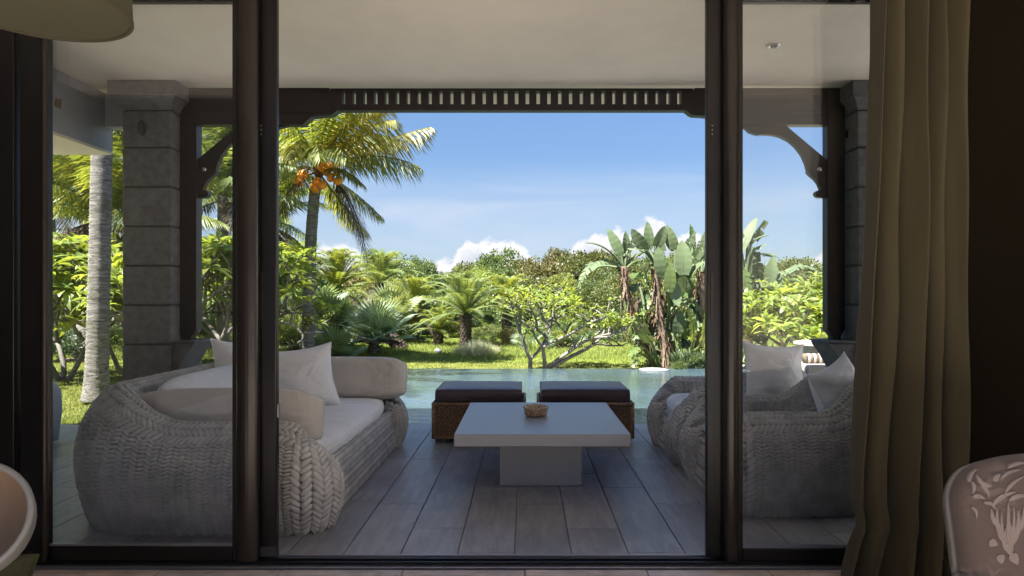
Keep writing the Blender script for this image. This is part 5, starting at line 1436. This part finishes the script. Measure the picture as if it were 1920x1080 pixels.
# ---- plumerias
def whorl_mesh(seed, nl=11, L=.32, W=.085):
    r = np.random.default_rng(seed); V = []; Fc = []
    for i in range(nl):
        a = i * 2.399 + r.uniform(-.2, .2); e = r.uniform(-.15, .95); l = L * r.uniform(.7, 1.1); w = W * r.uniform(.8, 1.1) * .5
        d = np.array((math.cos(a) * math.cos(e), math.sin(a) * math.cos(e), math.sin(e))); s = np.cross(d, (0, 0, 1)); s /= np.linalg.norm(s); n_ = np.cross(s, d)
        b0 = len(V)
        for q, ww, dz in ((.06, .15, 0), (.38, .85, .05), (.66, 1.0, .05), (.88, .55, .0), (1.0, .0, -.05)):
            c = d * l * q + n_ * dz * l - np.array((0, 0, .25 * l * q * q))
            if ww > 0: V += [tuple(c - s * w * ww + n_ * .12 * w), tuple(c), tuple(c + s * w * ww + n_ * .12 * w)]
            else: V += [tuple(c)]
        for k in range(3):
            o = b0 + 3 * k; Fc += [(o, o + 1, o + 4, o + 3), (o + 1, o + 2, o + 5, o + 4)]
        o = b0 + 9; Fc += [(o, o + 1, o + 3), (o + 1, o + 2, o + 3)]
    return V, Fc
WH = [mesh('leaf_cluster', *whorl_mesh(900 + k), True) for k in range(4)]
for me in WH: me.materials.append(L_plum)
WHs = [mesh('leaf_cluster', *whorl_mesh(950 + k, 8, .20, .055), True) for k in range(3)]
for me in WHs: me.materials.append(L_plum)
def plumeria(label, base, h, spread, seed, levels=4, r0=.048, bark=None, flowers=0, pool=None, scale=1.0, first=.34, nfork=(2, 3), fill=0, zmin=.3):
    r = random.Random(seed); t = empty('frangipani', base, label, 'frangipani')
    mb = MB(); tips = []
    def grow(p, d, l, rad, lev):
        q = p + d * l; mid = p + d * l * .5 + Vector((r.uniform(-.04, .04), r.uniform(-.04, .04), r.uniform(-.02, .04)))
        mb.tube(smooth_path([p, mid, q], 4), [rad, rad * .92, rad * .86, rad * .8, rad * .76], 6)
        if lev == 0: tips.append((q, d)); return
        k = r.choice(nfork); a0 = r.uniform(0, 6.28)
        for i in range(k):
            a = a0 + 2 * PI * i / k + r.uniform(-.3, .3)
            u = d.orthogonal().normalized(); v = d.cross(u)
            nd = (d * .75 + (u * math.cos(a) + v * math.sin(a)) * r.uniform(.55, .85) + Vector((0, 0, .18))).normalized()
            nd = Vector((nd.x * spread, nd.y * spread, nd.z)).normalized()
            grow(q, nd, l * r.uniform(.68, .9), rad * .72, lev - 1)
    for k in range(3):
        a = 2 * PI * k / 3 + r.uniform(-.4, .4)
        grow(Vector((0.05 * math.cos(a), .05 * math.sin(a), -.05)), Vector((.5 * math.cos(a), .5 * math.sin(a), 1)).normalized(), h * first, r0, levels)
    mb.build('trunk', bark or m_bark_pale, t, smooth=True, local=False)
    pool = pool or WH
    r.shuffle(tips)
    cnt = 0
    tv = [(Vector(q), Vector(d)) for q, d in tips]
    for k in range(fill):
        q, d = r.choice(tv); tips.append((q + Vector((r.uniform(-.3, .3), r.uniform(-.3, .3), r.uniform(-.35, .2))), d))
    for q, d in tips[:290]:
        if q[2] < zmin: continue
        s = scale * r.uniform(.75, 1.15)
        link('leaf_cluster', r.choice(pool), None, t, loc=tuple(q), rot=(r.uniform(-.4, .4) + d[1] * -.3, r.uniform(-.4, .4) + d[0] * .3, r.uniform(0, 6.28)), scale=(s, s, s))
    for q, d in r.sample(tips, min(flowers, len(tips))):
        m2 = MB()
        for _ in range(3):
            o_ = Vector((r.uniform(-.05, .05), r.uniform(-.05, .05), r.uniform(.07, .15)))
            for k in range(5):
                a = 2 * PI * k / 5; c = q + o_
                m2.add([c, c + Vector((.022 * math.cos(a - .5), .022 * math.sin(a - .5), .012)), c + Vector((.042 * math.cos(a), .042 * math.sin(a), .016)), c + Vector((.022 * math.cos(a + .5), .022 * math.sin(a + .5), .012))], [(0, 1, 2, 3)])
        m2.build('flower', m_flower, t, local=False)
    return t
plumeria('leafy frangipani with bright leaves seen left of the stone pillar', (X(120, 11.6), 11.6, LZ), 2.3, 1.1, 61, levels=4, fill=60, zmin=.55)
plumeria('leafy frangipani between the ringed coconut trunk and the stone pillar', (X(232, 12.6), 12.6, LZ), 2.5, 1.0, 62, levels=4, fill=40, zmin=.8)
plumeria('tall frangipani with pale bare stems between the timber post and the door stile', (X(405, 11.0), 11.0, LZ), 2.5, .95, 63, levels=4, fill=50, zmin=1.1, r0=.055)
plumeria('frangipani filling the gap behind the door stile', (X(452, 12.5), 12.5, LZ), 2.3, .8, 64, levels=4, fill=40, zmin=.9)
plumeria('bright leafy frangipani at the edge of the opening beside the feathery palm', (X(470, 17.5), 17.5, LZ), 2.3, .7, 65, levels=4, fill=60, zmin=.9, bark=m_bark)
plumeria('rounded frangipani bush with white flowers behind the armchairs', (X(1485, 13.2), 13.2, LZ), 1.65, 1.25, 66, levels=4, flowers=26, fill=150, zmin=.40, bark=m_bark)
plumeria('second leafy frangipani partly hidden by the timber post and curtain', (X(1580, 14.2), 14.2, LZ), 1.8, 1.2, 67, levels=4, flowers=10, fill=120, zmin=.4, bark=m_bark)

# two bare-stemmed frangipanis at the pool edge, drawn from the photograph, each limb given its own depth
ZX = lambda a, c: (780 + a / 3.4286, 400 + c / 3.4286)
LIMBS_A = [[(733, 1010), (735, 940), (715, 895), (690, 820), (670, 770), (672, 640)], [(735, 940), (795, 875), (835, 800), (870, 720), (885, 600), (890, 540)],
           [(880, 690), (930, 650), (985, 590)], [(670, 770), (625, 620), (600, 565)], [(885, 600), (930, 560), (960, 520)], [(840, 800), (780, 750), (705, 725)], [(860, 740), (800, 640), (780, 580)],
           [(672, 640), (650, 600), (570, 605)], [(835, 800), (850, 700), (940, 660), (1040, 615)], [(672, 640), (690, 560), (740, 520)], [(780, 750), (770, 680), (730, 600)]]
LIMBS_B = [[(830, 1010), (825, 930), (820, 870), (850, 840), (900, 820)], [(835, 1000), (900, 950), (985, 890), (1060, 835), (1130, 800), (1215, 735)], [(870, 1005), (960, 940), (1070, 885), (1130, 850), (1190, 800), (1225, 720)],
           [(900, 820), (1000, 770), (1090, 715), (1140, 660)], [(985, 890), (1010, 830), (960, 770), (900, 700)], [(1130, 800), (1200, 785), (1330, 755), (1385, 700)], [(1060, 835), (1150, 800), (1260, 790), (1320, 730)],
           [(820, 870), (770, 800), (750, 740)], [(960, 770), (1000, 700), (1050, 670)], [(1070, 885), (1160, 840), (1240, 850), (1330, 850)], [(900, 700), (880, 640), (830, 610)], [(1090, 715), (1180, 680), (1230, 660)], [(1190, 800), (1260, 760), (1290, 690)]]
def drawn_tree(label, limbs, YY, seed, leafn, leafbox):
    r = random.Random(seed); bx0 = ZX(*limbs[0][0])[0]
    t = empty('frangipani', (X(bx0, YY), YY, LZ), label, 'frangipani')
    mb = MB(); depth = {}; tips = []
    for i, lb_ in enumerate(limbs):
        d0 = depth.get(lb_[0], 0.0); de = d0 + r.uniform(-.9, .9) if i else r.uniform(-.3, .3)
        pts = []
        for k, p in enumerate(lb_):
            dd = d0 + (de - d0) * k / (len(lb_) - 1); depth.setdefault(p, dd); pts.append(P(*ZX(*p), YY + dd))
        r0 = .048 if i == 0 or lb_[0][1] > 990 else .032
        pth = smooth_path(pts, 12); mb.tube(pth, [r0 * (1 - .045 * k) for k in range(13)], 7)
        tips.append((Vector(pth[-1]), 1))
        for q in (7, 9, 11):
            d = Vector((r.uniform(-1, 1), r.uniform(-1, 1), r.uniform(.2, 1))).normalized(); e = Vector(pth[q]) + d * r.uniform(.18, .4)
            mb.tube([pth[q], (Vector(pth[q]) + e) / 2 + Vector((0, 0, .02)), e], [.016, .013, .010], 5); tips.append((e, .8))
    mb.build('trunk', m_bark_pale, t, smooth=True)
    for (x0, x1, y0, y1, n_) in leafbox:
        for _ in range(n_):
            p = P(*ZX(r.uniform(x0, x1), r.uniform(y0, y1)), YY + r.uniform(-.6, 1.1)); tips.append((Vector(p), .8))
    for q, s in tips:
        s *= r.uniform(.6, 1.05); link('leaf_cluster', r.choice(WHs), None, t, loc=tuple(q - t.location), rot=(r.uniform(-.5, .5), r.uniform(-.5, .5), r.uniform(0, 6.28)), scale=(s, s, s))
drawn_tree('bare stemmed frangipani at the pool edge with leaves only at the top', LIMBS_A, 13.45, 71, 30, [(580, 1060, 480, 600, 62), (540, 720, 560, 660, 12), (960, 1080, 560, 640, 8)])
drawn_tree('low spreading bare frangipani at the pool edge, its limbs reaching towards the banana clump', LIMBS_B, 13.5, 72, 30, [(1040, 1380, 630, 730, 34), (900, 1100, 640, 720, 8)])

# ---- trees of the wood beyond the lawn
crowns = [mesh('crown', *crown_mesh(400 + k, 1.9, 1.7, 1.35, 150, 60, .15, .55, .42)) for k in range(4)]
fine = [mesh('crown', *crown_mesh(420 + k, 1.7, 1.5, 1.2, 120, 60, .13, .5, .34)) for k in range(3)]
trunks = []
for k in range(3):
    mb = branch_trunk(440 + k, 2.6, 1.3, .09); trunks.append(mesh('trunk', mb.V, mb.F, True)); trunks[-1].materials.append(m_bark)
def bg_tree(label, px, Y, topy, wpx, mat_i, seed, group=None, shape=0, low=.32, name='tree'):
    r = random.Random(seed); H = CAMZ - (topy - CY) / F * Y - LZ; w = wpx / F * Y
    t = empty(name, (X(px, Y), Y, LZ), label, 'tree' if name == 'tree' else 'shrub', group)
    k = seed % 4; me = (crowns + fine)[(seed * 5 + 3) % 7]
    rz_ = H * (1 - low) / 2 / 1.38; rx_ = w / 2 / 1.95
    o = link('crown', me, None, t, loc=(0, 0, H * (1 + low) / 2 - .1), rot=(0, 0, r.uniform(0, 6.28)), scale=(rx_, rx_ * .9, rz_))
    if len(me.materials) == 0: me.materials.append(L_tree[0])
    o.material_slots[0].link = 'OBJECT'; o.material_slots[0].material = L_tree[mat_i]
    if name == 'tree':
        s = H / 3.1; link('trunk', trunks[seed % 3], None, t, scale=(s, s, s * .92), rot=(0, 0, r.uniform(0, 6.28)))
    return t
KIND = ['olive green leafy tree', 'deep green leafy tree', 'bright yellow green tree', 'reddish tinged leafy tree']
skyline = [(100, 470), (250, 470), (400, 490), (520, 500), (570, 498), (630, 505), (690, 492), (760, 488), (800, 505), (850, 500), (900, 485), (950, 474), (990, 478), (1030, 468), (1080, 472), (1130, 470), (1180, 480), (1250, 470), (1330, 470), (1420, 490), (1500, 495), (1560, 500), (1700, 490)]
sx_, sy_ = zip(*skyline)
def landmark(px):
    for lim, n_ in ((250, 'left of the stone pillar'), (480, 'behind the first door stile'), (560, 'behind the coconut palm trunk'), (650, 'right of the coconut palm trunk'), (745, 'behind the silver fan palm'), (830, 'behind the smallest date palm'), (920, 'behind the stocky date palm'), (1000, 'beside the yellow green date palm'),
                    (1080, 'behind the bare frangipani'), (1160, 'behind the low frangipani limbs'), (1350, 'behind the bird of paradise clump'), (1560, 'behind the white flowered bush')):
        if px < lim: return n_
    return 'behind the curtain'
seed = 1
for row, (Y, drop, step, wid_) in enumerate(((40, -5, 52, 120), (33, 12, 58, 112), (28, 40, 74, 118))):
    px = -150 + row * 23
    while px < 1900:
        r = random.Random(seed * 7 + row)
        ty = np.interp(px, sx_, sy_) + drop + r.uniform(-9, 12)
        mi = r.choice([0, 0, 1, 1, 3] if row == 0 else ([0, 1, 1, 0, 3, 2] if row == 1 else [1, 0, 1, 2, 0]))
        if row == 2 and abs(px - 880) < 120: mi = 1
        lab = KIND[mi] + ', ' + ('back', 'middle', 'front')[row] + ' row of the wood, ' + landmark(px)
        bg_tree(lab, px, Y + r.uniform(-1.5, 1.5), ty, wid_ * r.uniform(.85, 1.25), mi, seed, group='trees: ' + lab, low=(.06 if row else .15))
        seed += 1; px += step * r.uniform(.8, 1.2)
px = 470; k = 0
while px < 1420:
    r = random.Random(1700 + k); mi = r.choice([4, 1, 0])
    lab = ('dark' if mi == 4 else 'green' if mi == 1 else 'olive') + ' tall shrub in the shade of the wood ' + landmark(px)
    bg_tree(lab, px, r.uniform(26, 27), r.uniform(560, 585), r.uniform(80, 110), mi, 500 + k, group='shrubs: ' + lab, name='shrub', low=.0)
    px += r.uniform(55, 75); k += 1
# individual trees that stand out
bg_tree('bright yellow green tree crown rising over the stocky date palm', 895, 30, 500, 95, 2, 201, low=.4)
bg_tree('bright yellow green tree crown behind the bare frangipani', 1045, 29, 505, 100, 2, 202, low=.4)
bg_tree('reddish topped tree rising highest behind the bare frangipani', 1045, 36, 462, 70, 3, 203, low=.4)
bg_tree('sparse dark tree breaking the skyline beside the drooping dry frond', 790, 36, 482, 75, 1, 204, low=.4)
bg_tree('leafy tree close behind the giant bird of paradise clump', 1165, 22, 500, 120, 0, 205, low=.25)
bg_tree('leafy tree behind the drawn out limbs of the low frangipani', 1110, 24, 515, 110, 1, 206, low=.22)
bg_tree('leafy tree between the two bird of paradise clumps', 1330, 22, 500, 120, 0, 207, low=.2)
bg_tree('dark leafy tree seen left of the stone pillar', 120, 20, 440, 150, 1, 208, low=.2)
bg_tree('leafy tree behind the bright frangipani at the pillar', 240, 22, 430, 150, 0, 209, low=.2)
bg_tree('leafy tree behind the timber post', 400, 21, 470, 130, 1, 210, low=.2)
# understorey: low shrubs at the foot of the wood
px = 480; k = 0
while px < 1420:
    r = random.Random(900 + k); Y = r.uniform(23.5, 25.5)
    mi = r.choice([4, 1, 4, 0])
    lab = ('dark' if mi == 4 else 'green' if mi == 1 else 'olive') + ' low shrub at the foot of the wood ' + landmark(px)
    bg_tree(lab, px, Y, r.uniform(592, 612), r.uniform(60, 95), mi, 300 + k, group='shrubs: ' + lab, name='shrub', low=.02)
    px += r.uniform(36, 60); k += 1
for (px, Y, ty, w, mi, lab) in ((905, 21.8, 618, 60, 1, 'light green shrub right of the stocky date palm trunk'), (780, 22, 625, 60, 4, 'dark shrub between the two date palm trunks and the fan palm'),
        (953, 20, 606, 34, 3, 'small reddish shrub on the lawn beside the bare frangipani'), (120, 15.2, 612, 100, 4, 'dark clipped shrub beside the bottle palm'), (215, 19, 600, 90, 1, 'green shrub beyond the lawn left of the stone pillar'),
        (60, 17, 590, 120, 1, 'green shrub at the far left edge of the lawn'), (1300, 13.2, 652, 60, 4, 'dark glossy shrub at the foot of the bird of paradise clump'), (1272, 13.0, 668, 40, 1, 'low green shrub at the foot of the bird of paradise trunk'),
        (1400, 17, 600, 80, 0, 'olive shrub beyond the lawn behind the glass'), (1600, 18, 590, 160, 1, 'green shrub behind the second frangipani'), (385, 15, 590, 60, 1, 'green shrub behind the timber post'), (460, 16, 595, 90, 1, 'green shrub hidden behind the door stile'), (560, 22, 600, 80, 4, 'dark shrub behind the pale fan palm'), (1130, 22, 612, 90, 4, 'dark shrub under the low frangipani limbs'), (1210, 18, 600, 90, 0, 'olive shrub behind the bird of paradise trunks')):
    bg_tree(lab, px, Y, ty, w, mi, int(px) + 7, name='shrub', low=.0)
# spiky pale agave-like grass clumps
def tuft(label, base, h, rad, n, mat_, seed, name='grass_tuft', lw=.012, cat='ornamental grass', fill=.5, out_=.9):
    r = np.random.default_rng(seed)
    a = r.uniform(0, 2 * PI, n); q = np.sqrt(r.random(n)) * rad * fill
    b_ = np.stack([np.cos(a) * q, np.sin(a) * q, np.zeros(n)], 1)
    l = h * r.uniform(.6, 1.1, n) * (1 - .62 * (q / (rad * fill)) ** 2 * (fill > .9)); sp = r.uniform(.05, .95, n)
    e = b_ + np.stack([np.cos(a) * sp * rad * out_, np.sin(a) * sp * rad * out_, l * np.sqrt(np.clip(1 - (sp * .5) ** 2, 0, 1))], 1) + r.normal(size=(n, 3)) * .03
    m_ = (b_ + e) / 2 + np.array((0, 0, .12 * h))
    w = np.stack([-np.sin(a), np.cos(a), np.zeros(n)], 1) * lw * .5
    V = np.stack([b_ - w, b_ + w, m_ + w * .9, m_ - w * .9, e, e], 1).reshape(-1, 3)
    idx = np.arange(n) * 6
    Fc = np.concatenate([np.stack([idx, idx + 1, idx + 2], 1), np.stack([idx, idx + 2, idx + 3], 1), np.stack([idx + 3, idx + 2, idx + 4], 1)])
    o = link(name, mesh(name, V, Fc), mat_, loc=base, label=label, cat=cat)
    o['kind'] = 'thing'; del o['kind']
    return o
tuft('pale dry ornamental grass tuft on the lawn before the stocky date palm', at(893, 16.9), .42, .60, 2200, L_grassy, 801, lw=.008, fill=.95, out_=.25)
tuft('spiky pale striped agave clump below the flowering frangipani', at(1437, 14.2), .50, .38, 60, L_grassy, 802, name='agave', lw=.06, cat='agave')
tuft('green strap leaved clump at the foot of the bird of paradise', at(1285, 13.3), .42, .40, 260, L_strel, 803, name='strap_plant', lw=.035, cat='garden plant')
tuft('strap leaved plant on the lawn behind the bare frangipani stems', at(1000, 18), .40, .35, 90, L_fan, 804, name='strap_plant', lw=.04, cat='garden plant')
# garden rock and light ball
V, Fc = ellipsoid((0, 0, 0), (.10, .09, .08), 10, 7); V = np.array(V) * (1 + .15 * smoothnoise(*np.array(V).T * 8, 1, 3))[:, None]
link('garden_light', mesh('garden_light', V, Fc, True), m_disc, loc=(X(822, 17.3), 17.3, LZ + .06), label='small pale round garden light on the lawn beyond the pool', cat='garden light')
t = link('stone_edging', MB().box(0, 0, 0, 0, 0, 0) and mesh('stone_edging', *(lambda m: (m.V, m.F))(MB().box(X(585, 14.6), X(745, 14.6), 14.5, 14.75, LZ, LZ + .035))), m_stone, label='thin dark stone edging strip in the lawn behind the far bolster', cat='edging')
V, Fc = ellipsoid((0, 0, 0), (.35, .2, .06), 12, 6); link('dirt_patch', mesh('dirt_patch', V, Fc, True), m_drystem, loc=(X(128, 15.3), 15.3, LZ), label='low heap of dry brown litter by the bottle palm', cat='litter')

# ---- stone table with striped cushion roll at the right
bt = empty('garden_table', (X(1570, 9.3), 9.3, -.02), 'beige stone octagonal garden table behind the armchairs near the timber post', 'stone table')
cx_, zt_ = X(1562, 9.3), Z(641, 9.3)
oc = [(cx_ + .52 * math.cos(R(22.5 + 45 * i)), 9.3 + .52 * math.sin(R(22.5 + 45 * i))) for i in range(8)]
MB().prism(oc, zt_ - .045, zt_, 'z').build('tabletop', m_gtable, bt, bevel=.006)
oc = [(cx_ + .44 * math.cos(R(22.5 + 45 * i)), 9.3 + .44 * math.sin(R(22.5 + 45 * i))) for i in range(8)]
MB().prism(oc, -.018, zt_ - .046, 'z').build('pedestal', m_gtable, bt, bevel=.006)
st = empty('striped_bolster', (X(1540, 8.2), 8.2, Z(672, 8.2)), 'beige and white striped bolster lying before the stone table', 'bolster')
for i in range(12):
    V, Fc = tube([(-.22 + i * .035, 0, 0), (-.22 + i * .035 + .034, 0, 0)], [.062, .062], 14); link('stripe', mesh('stripe', V, Fc, True), m_stripe if i % 2 else m_drystem, st)
lg = empty('sun_bed', (X(1540, 8.2), 8.25, -.02), 'low pale sun bed under the striped bolster', 'sun bed')
MB().box(X(1500, 8.2), X(1640, 8.2), 8.0, 9.0 - .2, .02, Z(672, 8.2) - .062).build('mattress', m_sunbed, lg, bevel=.03)
for xa in (X(1504, 8.2), X(1630, 8.2)):
    for ya in (8.05, 8.7): MB().box(xa, xa + .05, ya, ya + .05, -.019, .019).build('leg', m_bark, lg)

# ---- grass on the lawn (nobody could count it)
def grass():
    r = np.random.default_rng(77); n = 170000
    Y = 6.4 + (23 - 6.4) * r.random(n) ** 1.3; Xx = (r.uniform(60, 1660, n) - CX) / F * Y
    keep = ~((Xx > PX0 - .5) & (Xx < PX1 + .1) & (Y < 13.2)) & ~((Xx > PX1) & (Y < 13.65))
    Xx, Y = Xx[keep], Y[keep]; n = len(Y)
    h = r.uniform(.02, .05, n) * (1 + 1.2 * (Y > 15.5)); w = .006 + .0006 * Y
    a = r.uniform(0, PI, n); wx = np.cos(a) * w * .5; wy = np.sin(a) * w * .5
    b_ = np.stack([Xx, Y, np.full(n, LZ)], 1); ww = np.stack([wx, wy, np.zeros(n)], 1)
    e = b_ + np.stack([r.normal(size=n) * .4 * h, r.normal(size=n) * .4 * h, h], 1)
    V = np.stack([b_ - ww, b_ + ww, e], 1).reshape(-1, 3); Fc = np.arange(3 * n).reshape(n, 3)
    return V, Fc
tag(link('grass', mesh('grass', *grass()), L_grass), 'short green grass blades of the lawn', 'grass', kind='stuff')
